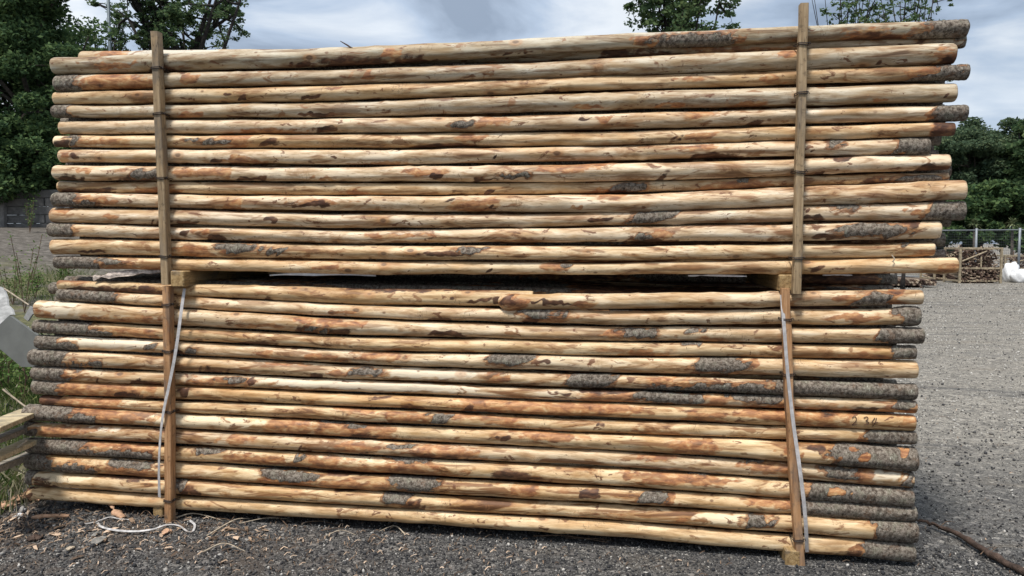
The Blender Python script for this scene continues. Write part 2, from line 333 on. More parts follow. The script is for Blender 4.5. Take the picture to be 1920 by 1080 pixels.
M['leaf_oak'] = mat_leaf('oak_foliage', ((0.042, 0.078, 0.040), (0.085, 0.14, 0.062), (0.17, 0.22, 0.09)), 0.42)
M['leaf_right'] = mat_leaf('mid_green_foliage', ((0.040, 0.070, 0.045), (0.085, 0.13, 0.072), (0.16, 0.20, 0.10)), 0.4)
M['leaf_bright'] = mat_leaf('bright_foliage', ((0.045, 0.085, 0.025), (0.085, 0.145, 0.040), (0.15, 0.20, 0.06)), 0.3)
M['leaf_palm'] = mat_leaf('palm_foliage', ((0.05, 0.075, 0.035), (0.12, 0.15, 0.075), (0.24, 0.25, 0.13)), 0.15)
M['grass'] = mat_leaf('grass_blades', ((0.03, 0.06, 0.015), (0.075, 0.12, 0.03), (0.24, 0.23, 0.10)), 0.25)
M['straw'] = mat_leaf('dry_grass_blades', ((0.10, 0.09, 0.05), (0.26, 0.24, 0.15), (0.44, 0.41, 0.30)), 0.2)

# ------------------------------------------------------------ mesh helpers
class MB:
    def __init__(s): s.v = []; s.f = []; s.mi = []; s.n = 0
    def add(s, V, Fc, mi=0):
        V = np.asarray(V, float).reshape(-1, 3); s.v.append(V)
        for f in Fc: s.f.append(tuple(int(i) + s.n for i in f)); s.mi.append(mi)
        s.n += len(V)
    def box(s, c, d, rot=None, bev=0.0, mi=0):
        c = np.array(c, float); hx, hy, hz = [q / 2 for q in d]
        b = min(bev, hx * .8, hy * .8, hz * .8)
        if b <= 0:
            V = np.array([(x, y, z) for x in (-hx, hx) for y in (-hy, hy) for z in (-hz, hz)])
            Fc = [(0, 1, 3, 2), (4, 6, 7, 5), (0, 4, 5, 1), (2, 3, 7, 6), (0, 2, 6, 4), (1, 5, 7, 3)]
        else:
            bm = bmesh_box(hx, hy, hz, b); V, Fc = bm
        if rot is not None: V = V @ np.array(rot).T
        s.add(V + c, Fc, mi)
    def tube(s, pts, r, sides=6, mi=0, cap=True, flat=None):
        P = np.array([tuple(p) for p in pts], float); n = len(P)
        rr = np.full(n, r) if np.isscalar(r) else np.asarray(r, float)
        T = np.gradient(P, axis=0) if n > 2 else np.repeat((P[1:] - P[:1]), n, 0)
        T /= np.linalg.norm(T, axis=1)[:, None] + 1e-12
        up = np.array([0, 0, 1.0]) if abs(T[0, 2]) < 0.9 else np.array([1.0, 0, 0])
        a = np.arange(sides) / sides * 2 * np.pi; V = []
        u = np.cross(T[0], up); u /= np.linalg.norm(u)
        for i in range(n):
            u = u - T[i] * np.dot(u, T[i]); u /= np.linalg.norm(u) + 1e-12; w = np.cross(T[i], u)
            V.append(P[i] + rr[i] * (np.cos(a)[:, None] * u + np.sin(a)[:, None] * w))
        V = np.concatenate(V); Fc = []
        for i in range(n - 1):
            for j in range(sides):
                k = (j + 1) % sides; Fc.append((i * sides + j, i * sides + k, (i + 1) * sides + k, (i + 1) * sides + j))
        if cap: Fc.append(tuple(range(sides))[::-1]); Fc.append(tuple((n - 1) * sides + j for j in range(sides)))
        s.add(V, Fc, mi)
    def ribbon(s, pts, nrm, w, th, mi=0):        # flat strap: pts centreline, nrm outward direction(s), width, thickness
        P = np.array([tuple(p) for p in pts], float); n = len(P); N = np.array(nrm, float)
        if N.ndim == 1: N = np.repeat(N[None], n, 0)
        W = np.full(n, w) if np.isscalar(w) else np.asarray(w)
        T = np.gradient(P, axis=0); T /= np.linalg.norm(T, axis=1)[:, None]
        S = np.cross(T, N); S /= np.linalg.norm(S, axis=1)[:, None]; N2 = np.cross(S, T)
        V = np.concatenate([np.stack([P + S * W[:, None] / 2 * a + N2 * th / 2 * b for a, b in ((-1, -1), (1, -1), (1, 1), (-1, 1))], 1).reshape(-1, 3)])
        Fc = []
        for i in range(n - 1):
            for j in range(4): k = (j + 1) % 4; Fc.append((4 * i + j, 4 * i + k, 4 * i + 4 + k, 4 * i + 4 + j))
        Fc += [(3, 2, 1, 0), tuple(4 * (n - 1) + j for j in range(4))]
        s.add(V, Fc, mi)
    def build(s, name, mats, parent=None, loc=None, smooth=False, rotz=None):
        V = np.concatenate(s.v); 
        o_loc = Vector(loc) if loc is not None else Vector((0, 0, 0))
        base = np.array(o_loc)
        if parent is not None and loc is None: base = np.array(parent.matrix_world.translation if False else parent.location)
        V = V - base
        me = bpy.data.meshes.new(name); me.from_pydata(V.tolist(), [], s.f)
        if not isinstance(mats, (list, tuple)): mats = [mats]
        for m in mats: me.materials.append(m)
        if len(mats) > 1: me.polygons.foreach_set('material_index', s.mi)
        if smooth: me.polygons.foreach_set('use_smooth', [True] * len(me.polygons))
        me.update(); o = bpy.data.objects.new(name, me); COL.objects.link(o)
        if parent is not None: o.parent = parent
        else: o.location = o_loc
        return o
def bmesh_box(hx, hy, hz, b):
    V = []; idx = {}
    for sx in (-1, 1):
        for sy in (-1, 1):
            for sz in (-1, 1):
                for ax in range(3):
                    p = [sx * (hx - b), sy * (hy - b), sz * (hz - b)]; p[ax] = (sx * hx, sy * hy, sz * hz)[ax]
                    idx[(sx, sy, sz, ax)] = len(V); V.append(p)
    Fc = []
    def q(l): Fc.append(tuple(l))
    for ax in range(3):
        o = [i for i in range(3) if i != ax]
        for sg in (-1, 1):
            l = []
            for (a, c) in ((-1, -1), (1, -1), (1, 1), (-1, 1)):
                k = [0, 0, 0]; k[ax] = sg; k[o[0]] = a; k[o[1]] = c; l.append(idx[(*k, ax)])
            q(l)
        for a in (-1, 1):
            for c in (-1, 1):
                k0 = [0, 0, 0]; k1 = [0, 0, 0]; k0[ax] = -1; k1[ax] = 1
                k0[o[0]] = k1[o[0]] = a; k0[o[1]] = k1[o[1]] = c
                q([idx[(*k0, o[0])], idx[(*k1, o[0])], idx[(*k1, o[1])], idx[(*k0, o[1])]])
    for sx in (-1, 1):
        for sy in (-1, 1):
            for sz in (-1, 1): q([idx[(sx, sy, sz, i)] for i in range(3)])
    V = np.array(V, float); out = []
    for f in Fc:                                  # make every face point outward (convex body)
        c = V[list(f)].mean(0); n = np.cross(V[f[1]] - V[f[0]], V[f[2]] - V[f[0]])
        out.append(f if np.dot(n, c) > 0 else f[::-1])
    return V, out
def fastmesh(name, V, Fq, mats, k=4, mi=None):     # big meshes: V (n,3), Fq (m,k)
    me = bpy.data.meshes.new(name); me.vertices.add(len(V)); me.vertices.foreach_set('co', np.asarray(V, np.float32).ravel())
    m = len(Fq); me.loops.add(m * k); me.loops.foreach_set('vertex_index', np.asarray(Fq, np.int32).ravel())
    me.polygons.add(m); me.polygons.foreach_set('loop_start', np.arange(m, dtype=np.int32) * k)
    for q in mats: me.materials.append(q)
    me.update(calc_edges=True); return me
def link(name, me, loc=(0, 0, 0), parent=None):
    o = bpy.data.objects.new(name, me); COL.objects.link(o); o.location = loc
    if parent is not None: o.parent = parent
    return o
def tag(o, label=None, cat=None, group=None, kind=None):
    if label: o['label'] = label
    if cat: o['category'] = cat
    if group: o['group'] = group
    if kind: o['kind'] = kind
    return o
def empty(name, loc):
    o = bpy.data.objects.new(name, None); COL.objects.link(o); o.location = loc; o.empty_display_size = 0.1; return o

# ------------------------------------------------------------ ground
def build_ground():
    ax = np.concatenate([-np.geomspace(400, 9, 26), np.linspace(-8.6, 6, 110), np.geomspace(6.4, 400, 30)])
    ay = np.concatenate([np.linspace(-30, -4.5, 10), np.linspace(-4.2, 4, 70), np.linspace(4.3, 40, 70), np.geomspace(42, 500, 16)])
    X, Y = np.meshgrid(ax, ay); Z = ground_z(X, Y); nx, ny = len(ax), len(ay)
    V = np.stack([X, Y, Z], -1).reshape(-1, 3); i = np.arange((ny - 1) * (nx - 1)); r = i // (nx - 1); c = i % (nx - 1); a = r * nx + c
    me = fastmesh('ground', V, np.stack([a, a + 1, a + nx + 1, a + nx], 1), [M['ground']])
    me.polygons.foreach_set('use_smooth', [True] * len(me.polygons))
    tag(link('ground', me), 'dark gravel yard rising to a soil bank on the left', kind='structure')
build_ground()

# ------------------------------------------------------------ the poles
WRAP = 9.0
# name, x of left end, x of right end, edges (top, bottom) at x = 190, 650, 1150, 1630, depth offset, tint, patches, label
ST = (190, 650, 1150, 1630)
G1 = (0.68, 0.73, 0.76); G2 = (0.78, 0.81, 0.83); C1 = (0.96, 0.94, 0.92); C2 = (1.05, 1.04, 1.03); Y1 = (1.02, 0.96, 0.85); Y2 = (0.94, 0.875, 0.76); O1 = (1.0, 0.89, 0.73)
POLES = [
 ('U', 103, 1812, ((105,137),(90,125),(64,93),(44,75)), 0, G1, 'o178,216,-.4,.4 d262,342,.2,1 o200,262,-.2,.4 d550,600,.2,.9 d603,725,.1,1 d728,822,.4,1 d942,985,.3,.8 o725,760,-.6,.4 b1215,1385,-.7,1 o1190,1216,-.5,.6 o1385,1400,-.3,.9 o1585,1700,0,1 d1590,1740,.3,1 b1690,1750,.15,1 b1737,1815,W',
  'weathered grey pole along the very top of the stack, dark bark on its right end'),
 ('U', 108, 1787, ((141,169),(129,158),(110,144),(89,126)), 0, G2, 'b108,150,W o150,282,-.6,1 o675,712,-.5,.4 d340,362,-1,-.5 o1450,1500,-.9,-.4 o1740,1790,-.3,1 d1762,1790,.4,1 o345,375,-.7,.3 d1620,1660,.4,.9',
  'thick pale grey pole under the topmost one, smooth grey bark on its left end'),
 ('U', 105, 1813, ((171,196),(160,188),(144,170),(126,154)), 0, Y2, 'd446,462,-.3,.5 d563,610,.1,.7 o622,640,-.6,-.1 d995,1058,.5,1 o1270,1310,-.5,.1 o1690,1755,-.5,.5 b1700,1795,.25,1 b1755,1796,-.9,1 b1795,1815,W o1425,1455,-.4,.6',
  'tan pole third from the top, its right end jutting out with flecked black bark'),
 ('U', 104, 1790, ((198,222),(191,220),(174,207),(160,195)), 0, G2, 'b104,137,W o348,380,0,.8 o1070,1130,.3,.8 o1240,1290,.3,.8 o1620,1658,.2,.7 d1772,1790,-.1,.6 o1360,1440,.3,1 d560,640,.3,.8',
  'clean pole fourth from the top with a pale grey bark collar on its left end'),
 ('U', 115, 1811, ((226,251),(223,251),(212,243),(201,230)), 0, C1, 'd577,645,.1,.9 b848,892,-.4,.4 o892,958,-.9,.3 d1094,1122,-.6,-.1 o1124,1142,-.5,.1 o1280,1342,-1,-.5 d1393,1440,.5,1 o1742,1757,-.8,1 b1756,1812,W o440,560,.4,1',
  'pale pole whose right end wears a long smooth collar of brown grey bark'),
 ('U', 106, 1786, ((254,277),(253,279),(246,271),(234,260)), 0, Y1, 'd104,135,-.2,1 b134,156,-1,.7 o158,240,-.4,.5 b350,382,-.5,.1 b395,423,-.5,.5 o422,462,-1,.6 d501,527,-.6,.7 o622,640,-1,-.6 o856,907,-.9,.3 d770,905,.5,1 d1252,1275,-.3,.6 o1275,1330,-.5,.6 o1738,1765,-.8,1 d1745,1788,W',
  'orange mottled pole ending on the right in reddish dark bark, sixth from the top'),
 ('U', 116, 1740, ((280,306),(281,310),(274,300),(262,291)), 0, C2, 'd137,162,-.3,.6 o118,136,-.7,.8 d400,428,0,.7 o431,500,.2,1 d621,642,-.2,.2 o667,780,.5,1 d925,938,-.2,.5 o1240,1350,-.7,-.2 d1290,1392,.4,1 d1507,1526,-.1,.6 b1547,1585,-1,-.2 o1668,1681,-.5,1 b1680,1742,W',
  'cream pole with a short right end carrying a black and silver bark sleeve'),
 ('U', 107, 1778, ((309,338),(314,342),(307,340),(294,324)), 0, C2, 'd107,165,.2,1 o163,177,-.6,.2 b250,297,-.7,.5 d212,300,.3,1 o318,405,-.5,.4 o405,436,-.7,.7 d448,500,.3,.9 o594,625,.2,.8 o740,830,-.6,0 d806,828,0,.7 d885,935,.4,.9 b938,998,0,.7 o1024,1140,-1,-.5 d1228,1258,0,1 d1550,1600,-1,-.5 d1532,1552,.5,1 d1706,1780,.1,1',
  'cream pole with reddish brown flakes near its left end, sharp sawn right end'),
 ('U', 112, 1776, ((339,362),(344,368),(341,362),(327,346)), 0.02, Y2, 'd115,215,-.1,1 o258,346,-.4,1 o650,690,.1,.9 d835,885,.5,1 d905,922,0,.7 b1150,1205,-.8,.7 o1122,1152,.1,1 d1135,1180,.5,1 o1310,1420,-.3,1 b1385,1412,-.9,-.2 d1612,1680,0,1 b1655,1778,-.5,.9',
  'thin recessed pole, ninth from the top, with grey bark along its right end'),
 ('U', 103, 1806, ((362,388),(369,396),(365,398),(345,382)), -0.005, C2, 'b103,152,W b150,187,.1,1 o155,182,-.6,.1 o187,216,-.2,.6 o430,458,-.1,1 d544,631,-.1,.7 o560,628,-.4,.2 d826,864,-.6,-.1 o865,935,-.6,.9 d920,937,.1,.9 o1103,1172,-1,-.5 o1063,1083,.3,.7',
  'thickest clean cream pole of the upper bundle, its broad right end fully peeled'),
 ('U', 100, 1805, ((391,419),(401,428),(399,424),(383,414)), 0, C1, 'o118,135,-1,-.5 o195,235,-.3,.4 d285,302,.5,1 d320,368,.3,1 d506,527,-.3,.4 d1106,1143,-.3,.4 b1172,1260,-1,.75 d1505,1522,-.6,.2 b1545,1612,-1,-.35 o1697,1722,-.3,.5 b1735,1806,W b1722,1740,.2,1 d1500,1540,.3,.9',
  'cream pole with a dark hanging bark patch right of its middle, right tip barked'),
 ('U', 97, 1760, ((421,446),(431,456),(427,455),(416,449)), 0, C2, 'b97,147,W d340,368,-.4,.5 o365,402,-.5,.1 d395,425,.3,1 o680,790,-.4,.2 b1190,1226,0,.7 o1226,1272,-.6,.5 d1150,1270,.6,1 b1562,1692,-.8,.7 d1530,1580,.1,.9 d1690,1722,-1,-.3',
  'cream pole with dark left bark collar and a grey and red bark patch at right'),
 ('U', 102, 1750, ((449,479),(459,485),(462,490),(455,482)), 0, Y1, 'o325,400,-.5,.9 b408,492,-.9,.2 b507,527,-.5,.8 d790,880,-.2,.5 b860,922,-.9,0 b870,892,-.9,.5 b1687,1708,-1,-.5 o1692,1752,.3,1 d150,210,.4,.8',
  'second pole from the bottom of the upper bundle, two pale flecked bark patches'),
 ('U', 107, 1792, ((482,505),(488,514),(494,515),(485,513)), 0, Y1, 'b107,195,W b190,242,-.8,.1 o195,300,.1,1 o1007,1083,-.9,.5 b1045,1078,-.9,-.2 d1500,1548,-.2,.7 o1752,1794,-.2,.8 d910,940,0,.8 o600,640,-.2,.5',
  'bottom pole of the upper bundle, whitish flecked bark over its left end'),
 ('L', 113, 1000, ((527,546),(541,571),(545,577),(545,575)), 0.012, Y2, 'o113,175,-1,-.2 d113,330,0,1 d660,945,-1,-.65 d860,942,.0,.6 d500,525,.3,1 d250,300,-.5,.3',
  'dark left hand pole at the top of the lower bundle, passing behind a knobbly pole'),
 ('L', 935, 1728, ((548,577),(549,577),(549,580),(545,574)), -0.012, C1, 'd943,966,-.5,.4 o935,990,-.9,1 d980,1085,.0,.35 o1078,1105,-.1,.9 o1562,1605,-.3,.7 b1600,1663,-.8,1 d1598,1612,-.5,1 o1662,1692,-1,1 d1668,1682,-.7,-.2 o1470,1500,.5,1',
  'top right pole of the lower bundle, starting mid stack in a carved orange knob'),
 ('L', 112, 1722, ((547,568),(571,594),(583,610),(577,609)), 0, C2, 'b112,220,W o625,665,.2,.6 d800,862,.8,1 b975,1062,-1,.3 o985,1077,-.4,.9 d985,1012,.6,1 o1530,1650,-.3,.5 b1678,1724,W d1702,1724,.3,1',
  'cream pole with a rounded knob of grey bark on its right end'),
 ('L', 73, 1728, ((569,603),(598,627),(613,639),(614,644)), 0, C1, 'o73,112,0,1 w90,155,-1,.8 o175,298,.2,.9 o462,540,.3,.9 o560,668,-.9,0 d560,665,0,1 b585,622,.1,1 d805,885,.3,.9 o1140,1168,-.7,.3 b1165,1240,-.8,.7 b1280,1312,-.9,0 o1300,1348,.4,1 o1632,1658,-.4,.6 b1654,1730,W',
  'pole with a whitish bare left end and a black and orange scar left of centre'),
 ('L', 67, 1715, ((606,630),(630,655),(641,667),(647,672)), 0, Y1, 'b67,172,W b168,218,.2,1 o200,300,-.3,1 d450,530,.5,1 o730,770,.4,1 o1162,1230,.4,1 b1280,1312,-.9,-.4 o1560,1672,.2,1 b1670,1717,W',
  'tan pole with brown bark on its left end, fourth row of the lower bundle'),
 ('L', 72, 1717, ((633,658),(656,681),(669,698),(674,708)), 0, C2, 'b72,128,W b125,150,.3,1 w135,290,-1,.6 b275,303,-.5,.6 b355,378,-.2,.9 d320,355,.5,1 o478,513,-.2,.7 o570,620,0,.7 o680,750,-.9,-.1 b915,1002,-1,.5 d1008,1030,-.4,.5 b1300,1396,-1,.85 o1396,1412,-.8,.5',
  'pole with two square grey bark patches right of centre and a fat clean right end'),
 ('L', 62, 1716, ((661,689),(684,710),(701,727),(717,746)), 0, C1, 'b62,95,W b92,130,-1,1 b163,206,.1,1 b132,160,.2,1 d375,425,.3,1 o505,580,-.9,-.4 d585,612,.2,1 b658,718,-.7,.6 o615,660,-.3,.6 w730,900,-.8,.5 o920,948,-.6,.4 b1068,1150,-1,1 o1203,1278,-.7,.3 b1204,1280,.2,1 b1275,1500,.1,1 b1350,1440,-.2,1 b1445,1718,W',
  'pole whose right half is crusted with black and white lichen bark'),
 ('L', 66, 1716, ((691,716),(712,735),(731,753),(748,772)), 0, C1, 'b66,128,W b120,160,-1,-.5 o125,142,-.4,.8 d190,205,.5,1 d250,300,.3,1 o345,405,-.2,1 b415,460,-.6,.5 o400,490,-.6,.9 d470,490,-.8,.8 w500,900,-.8,.6 d1040,1075,-.3,.5 d1075,1195,-1,-.4 o1080,1196,-.5,1 b1193,1322,-.9,.9 o1320,1366,W b1364,1470,-1,.4 o1440,1480,-.6,1 o1500,1600,.2,1 d1590,1640,.2,1 b1665,1718,-1,.6 o1640,1690,0,1',
  'pole with a long whitish middle and two grey bark sleeves split by an orange gap'),
 ('L', 67, 1713, ((716,743),(737,760),(755,783),(774,806)), 0, O1, 'b67,122,W o120,300,W w165,195,-.6,.4 w240,262,-.9,-.2 d205,300,.3,1 d340,360,-.5,.7 d692,738,-.9,0 d750,792,.5,1 d876,897,-.3,1 o878,948,W o948,1210,-.9,.9 o1280,1352,0,1 o1400,1500,-1,.6 b1530,1572,-1,-.6 o1500,1575,W o1574,1600,-1,.4 o1680,1716,-1,.3',
  'orange pole with the number 234 handwritten near its right end'),
 ('L', 78, 1716, ((745,765),(763,789),(787,812),(806,830)), 0, Y1, 'd78,112,W o110,232,-.8,1 o610,720,-1,-.3 o720,805,-.5,.7 b813,847,-.7,.8 o845,902,-1,.1 o900,985,-.7,.6 d1118,1130,-.5,.4 o1180,1292,.2,1 o1612,1634,-.8,1 b1630,1718,W',
  'slimmer pole below the numbered one, plain green grey bark on its right end'),
 ('L', 52, 1716, ((765,794),(792,820),(812,842),(835,876)), 0, Y1, 'b52,142,W b140,195,0,1 o145,305,-.9,.5 w230,500,-.8,.5 o506,592,W w560,590,-.9,-.1 o590,735,W b598,662,-1,-.5 b660,692,-.9,-.4 d655,712,.4,1 d925,952,.1,.8 o960,1082,-.9,.3 o1268,1348,-.7,.7 o1465,1487,-.4,.8 d1503,1545,-.6,0 b1563,1718,W x1598,1630,-.5,.5 x1672,1694,-.8,.1 d1556,1566,.0,1',
  'pole ending on the right in the thickest bark covered butt, with a round orange knot'),
 ('L', 50, 1710, ((797,824),(821,850),(845,874),(878,908)), 0, C1, 'b50,66,W o64,170,-.6,.8 w160,220,-.8,.2 o425,482,-.6,.8 d560,577,.3,1 o640,702,-.5,.6 d668,697,.4,1 b725,782,-.7,.2 o780,910,-.8,1 d775,905,.6,1 o1205,1250,-.9,.1 o1388,1502,-.9,.7 b1400,1442,-1,-.5 b1542,1598,-.9,.7 o1592,1640,-.9,.9 w1625,1685,-.8,.4 b1690,1714,-1,1',
  'pole with a small grey right tip and an orange blaze left of centre'),
 ('L', 55, 1710, ((828,856),(851,881),(878,910),(910,943)), 0, Y1, 'b55,168,W b160,305,.15,1 o160,305,-1,.2 b372,432,-.8,0 o430,545,-.2,.9 o540,645,-.4,1 b555,573,-.7,.2 o640,820,.1,1 w600,720,-.9,-.3 b715,812,-1,-.5 d925,995,-.2,1 o1160,1362,-.8,.3 b1300,1332,-1,-.6 b1505,1712,W x1552,1578,-.3,.5',
  'pole with speckled grey bark on its left end and long olive bark at right'),
 ('L', 55, 1716, ((858,888),(885,915),(913,944),(944,972)), 0, Y1, 'b55,98,W b95,185,.1,1 b215,300,-.9,.2 o170,300,.0,1 b500,594,-.9,.5 o478,600,.2,1 d590,745,-1,-.6 b735,828,-1,.9 o600,740,.4,1 o960,1002,-.9,.3 d1088,1122,-.5,.7 b1192,1250,-.9,.6 o1246,1268,-.7,.9 o1398,1500,-.8,.3 b1500,1718,W',
  'third pole up from the ground, two dark bark patches left of centre'),
 ('L', 55, 1716, ((889,917),(918,946),(945,974),(973,1010)), 0, Y1, 'b55,73,W d75,112,.3,1 w70,180,-.7,.3 d180,300,-1,-.35 b326,354,-1,.9 d345,382,.3,1 d490,530,-1,-.8 d625,662,-1,-.7 b725,768,-1,.6 d745,792,0,1 o1258,1290,.2,.9 w1300,1385,-.5,.5 d1292,1342,-1,-.7 b1385,1442,-.8,.8 b1637,1718,W d1632,1642,-.8,1',
  'second pole up from the ground, short mossy bark sleeve on its right end'),
 ('L', 57, 1713, ((920,944),(947,974),(976,1005),(1012,1046)), 0, Y1, 'd57,66,W o1585,1622,-.3,.4 d1582,1640,.2,1 b1617,1715,W',
  'bottom pole of the whole stack, almost bare wood with fine cracks'),
]
def build_pole(k, spec):
    kind, xl, xr, ed, yo, tint, patches, label = spec
    rg = np.random.default_rng(100 + k)
    # centreline and radius along the photo x axis, linear between stations and smoothed
    xs = np.array(ST, float); tp = np.array([e[0] for e in ed], float); bt = np.array([e[1] for e in ed], float)
    cy = (tp + bt) / 2; hw = (bt - tp) / 2 - 0.15
    X = np.arange(xl - 200, xr + 201, 4.0)
    def ev(v):
        y = np.interp(X, xs, v)
        y = np.where(X < xs[0], v[0] + (X - xs[0]) * (v[1] - v[0]) / (xs[1] - xs[0]), y)
        y = np.where(X > xs[-1], v[-1] + (X - xs[-1]) * (v[-1] - v[-2]) / (xs[-1] - xs[-2]), y)
        kern = np.hanning(75); kern /= kern.sum(); yp = np.pad(y, 37, mode='reflect', reflect_type='odd'); return np.convolve(yp, kern, 'valid')
    cyS, hwS = ev(cy), ev(hw)
    hwS = np.clip(hwS, 9, 24)
    dl = on_y(xl, np.interp(xl, X, cyS), yo); dr = on_y(xr, np.interp(xr, X, cyS), yo)
    n = int((dr.x - dl.x) / 0.008); wx = np.linspace(dl.x, dr.x, n)
    # photo column of every ring centre
    tab_x = np.linspace(xl - 6, xr + 6, 400); tab = [on_y(a, np.interp(a, X, cyS), yo) for a in tab_x]
    px = np.interp(wx, [p.x for p in tab], tab_x); wz = np.interp(px, tab_x, [p.z for p in tab])
    dep = np.array([-(ROT.transposed() @ (Vector((a, yo, b)) - CAM)).z for a, b in zip(wx, wz)])
    rad = np.interp(px, X, hwS) * dep / F
    s = wx - wx[0]
    ph = rg.uniform(0, 6.28, 8)
    wob = 0.0022 * np.sin(s * 2.1 + ph[0]) + 0.0015 * np.sin(s * 5.3 + ph[1]) + 0.0012 * np.sin(s * 11 + ph[2]) + .0007 * np.sin(s * 23 + ph[3])
    woby = 0.004 * np.sin(s * 1.6 + ph[3]) + 0.002 * np.sin(s * 4.3 + ph[4])
    C = np.stack([wx, np.full(n, yo) + woby, wz + wob], 1)
    MM = 36; phi = np.arange(MM) / MM * 2 * np.pi
    # phi = 0 faces the camera; sin(phi) = +1 is down
    zc = wz.mean(); el = math.atan2(CAM.z - zc, 4.0)
    PH, S = np.meshgrid(phi, s); PX = np.repeat(px[:, None], MM, 1)
    phs = np.where(PH > np.pi, PH - 2 * np.pi, PH)
    rr = rad[:, None] * (1 + 0.028 * np.sin(2 * PH + 1.1 * S + ph[5]) + 0.02 * np.sin(3 * PH - 1.7 * S + ph[6]) + 0.012 * np.sin(5 * PH + 3.1 * S + ph[7]))
    nf = rg.uniform(3.4, 5.6)                      # drawknife facets
    rr *= 1 - 0.035 * np.abs(np.sin(nf * PH / 2 + .35 * np.sin(S * 1.3 + ph[1]) * 3 + ph[2])) * sm(np.cos(PH), -.9, -.5) + 0.012 * np.sin(S * 17 + 2 * PH + ph[0]) * np.sin(S * 6.1 + ph[3])
    for j in range(rg.integers(9, 15)):           # swellings round the branch knots
        s0, p0 = rg.uniform(0, s[-1]), rg.uniform(-2, 2)
        dd = ((S - s0) / rg.uniform(.02, .05)) ** 2 + (np.angle(np.exp(1j * (PH - p0))) / 0.55) ** 2
        rr += 0.0035 * np.exp(-dd)
    P = np.zeros((n, MM, 4)); PX0, phs0 = PX, phs
    def wave(a, b):
        v = 0
        for q in range(6):
            f1, f2 = a * rg.uniform(.6, 1.7), rg.integers(1, 4); v = v + np.sin(S * f1 + f2 * PH + rg.uniform(0, 6.28) + 1.3 * np.sin(S * f1 * .43 + PH)) 
        return v * b
    PX = PX0 + wave(28, 4.0) + wave(75, 2.0); phs = phs0 + wave(20, .075) + wave(70, .045)
    for w in patches.split():
        ty = w[0]; q = w[1:].split(',')
        x0, x1 = float(q[0]), float(q[1])
        if q[2] == 'W':
            d = np.abs(PX - (x0 + x1) / 2) / ((x1 - x0) / 2)
            if x0 <= xl + 12: d = np.where(PX < (x0 + x1) / 2, 0, d)
            if x1 >= xr - 12: d = np.where(PX > (x0 + x1) / 2, 0, d)
            L = (x1 - x0) / 2
            val = 1 - 0.5 * d; val = 0.5 + (val - 0.5) * max(1.0, L / 28)
        else:
            v0, v1 = float(q[2]), float(q[3])
            a0 = -2.6 if v0 <= -1 else math.asin(max(-1, min(1, v0))); a1 = 2.6 if v1 >= 1 else math.asin(max(-1, min(1, v1)))
            pc, phw = (a0 + a1) / 2, max((a1 - a0) / 2, 0.2)
            du = np.abs(PX - (x0 + x1) / 2) / ((x1 - x0) / 2); dv = np.abs(np.angle(np.exp(1j * (phs - pc)))) / phw
            val = 1 - 0.5 * (du ** 2.4 + dv ** 2.4) ** (1 / 2.4)
            L = (x1 - x0) / 2; val = np.where(du > dv, 0.5 + (val - 0.5) * max(1.0, L / 34), val)
        if ty == 'x':
            P[:, :, 0] = np.minimum(P[:, :, 0], np.clip(1.15 - 1.5 * val, 0, 1)); P[:, :, 1] = np.maximum(P[:, :, 1], np.clip(val * 1.3, 0, 1)); continue
        ch = {'b': 0, 'o': 1, 'd': 2, 'w': 3}[ty]
        P[:, :, ch] = np.maximum(P[:, :, ch], np.clip(val, 0, 1))
    # the hidden back side gets scattered bark of its own
    for j in range(6):
        s0, L, p0 = rg.uniform(0, s[-1]), rg.uniform(.06, .35), rg.choice([-1, 1]) * rg.uniform(2.5, 3.1)
        dd = (np.abs(S - s0) / L) ** 2 + (np.abs(np.angle(np.exp(1j * (PH - p0)))) / 0.6) ** 2
        P[:, :, j % 3] = np.maximum(P[:, :, j % 3], np.clip(1 - .5 * np.sqrt(dd), 0, 1))
    bk = sm(P[:, :, 0], 0.46, 0.56)
    rr += bk * 0.0032 + bk * 0.0016 * (np.sin(S * 190 + 5 * np.sin(PH * 3)) * np.sin(PH * 7 + S * 33))
    end = np.minimum(s, s[-1] - s)[:, None]
    rr *= (1 - 0.06 * np.exp(-end / 0.004))
    if kind == 'L' and xl == 935:                  # carved bulbous start
        rr *= 1 + 0.22 * np.exp(-((S - 0.06) / 0.045) ** 2) - 0.55 * np.exp(-(S / 0.02) ** 1.2)
    if label.startswith('cream pole with a rounded knob'):
        rr *= 1 + 0.16 * np.exp(-((s[-1] - S - 0.06) / 0.05) ** 2)
    ang = PH - el
    V = np.stack([np.repeat(C[:, 0:1], MM, 1), C[:, 1:2] - rr * np.cos(ang), C[:, 2:3] - rr * np.sin(ang)], -1)
    V = V.reshape(-1, 3)
    i = np.arange(n - 1)[:, None] * MM; j = np.arange(MM)[None]; k2 = (j + 1) % MM
    Q = np.stack([i + j, i + k2, i + MM + k2, i + MM + j], -1).reshape(-1, 4)[:, ::-1]
    # sawn ends: one inset ring and a centre fan made of quads
    off = np.array([C[0, 0], C[0, 1], C[0, 2]])
    capv = []; base = n * MM
    for e_, c_, sg in ((0, C[0], -1), (n - 1, C[-1], 1)):
        ring = V[e_ * MM:(e_ + 1) * MM]; c3 = ring.mean(0)
        capv.append(c3 + (ring - c3) * 0.55 + np.array([sg * 0.002, 0, 0])); capv.append(c3[None] + np.array([[sg * 0.003, 0, 0]]))
    V2 = np.concatenate([V] + capv) - off
    jj = np.arange(MM); kk = (jj + 1) % MM; caps = []
    b0 = base; caps.append(np.stack([jj, kk, b0 + kk, b0 + jj], 1))
    j2 = np.arange(0, MM, 2); caps.append(np.stack([b0 + j2, b0 + j2 + 1, b0 + (j2 + 2) % MM, np.full(len(j2), b0 + MM)], 1))
    b1 = base + MM + 1; e1 = (n - 1) * MM
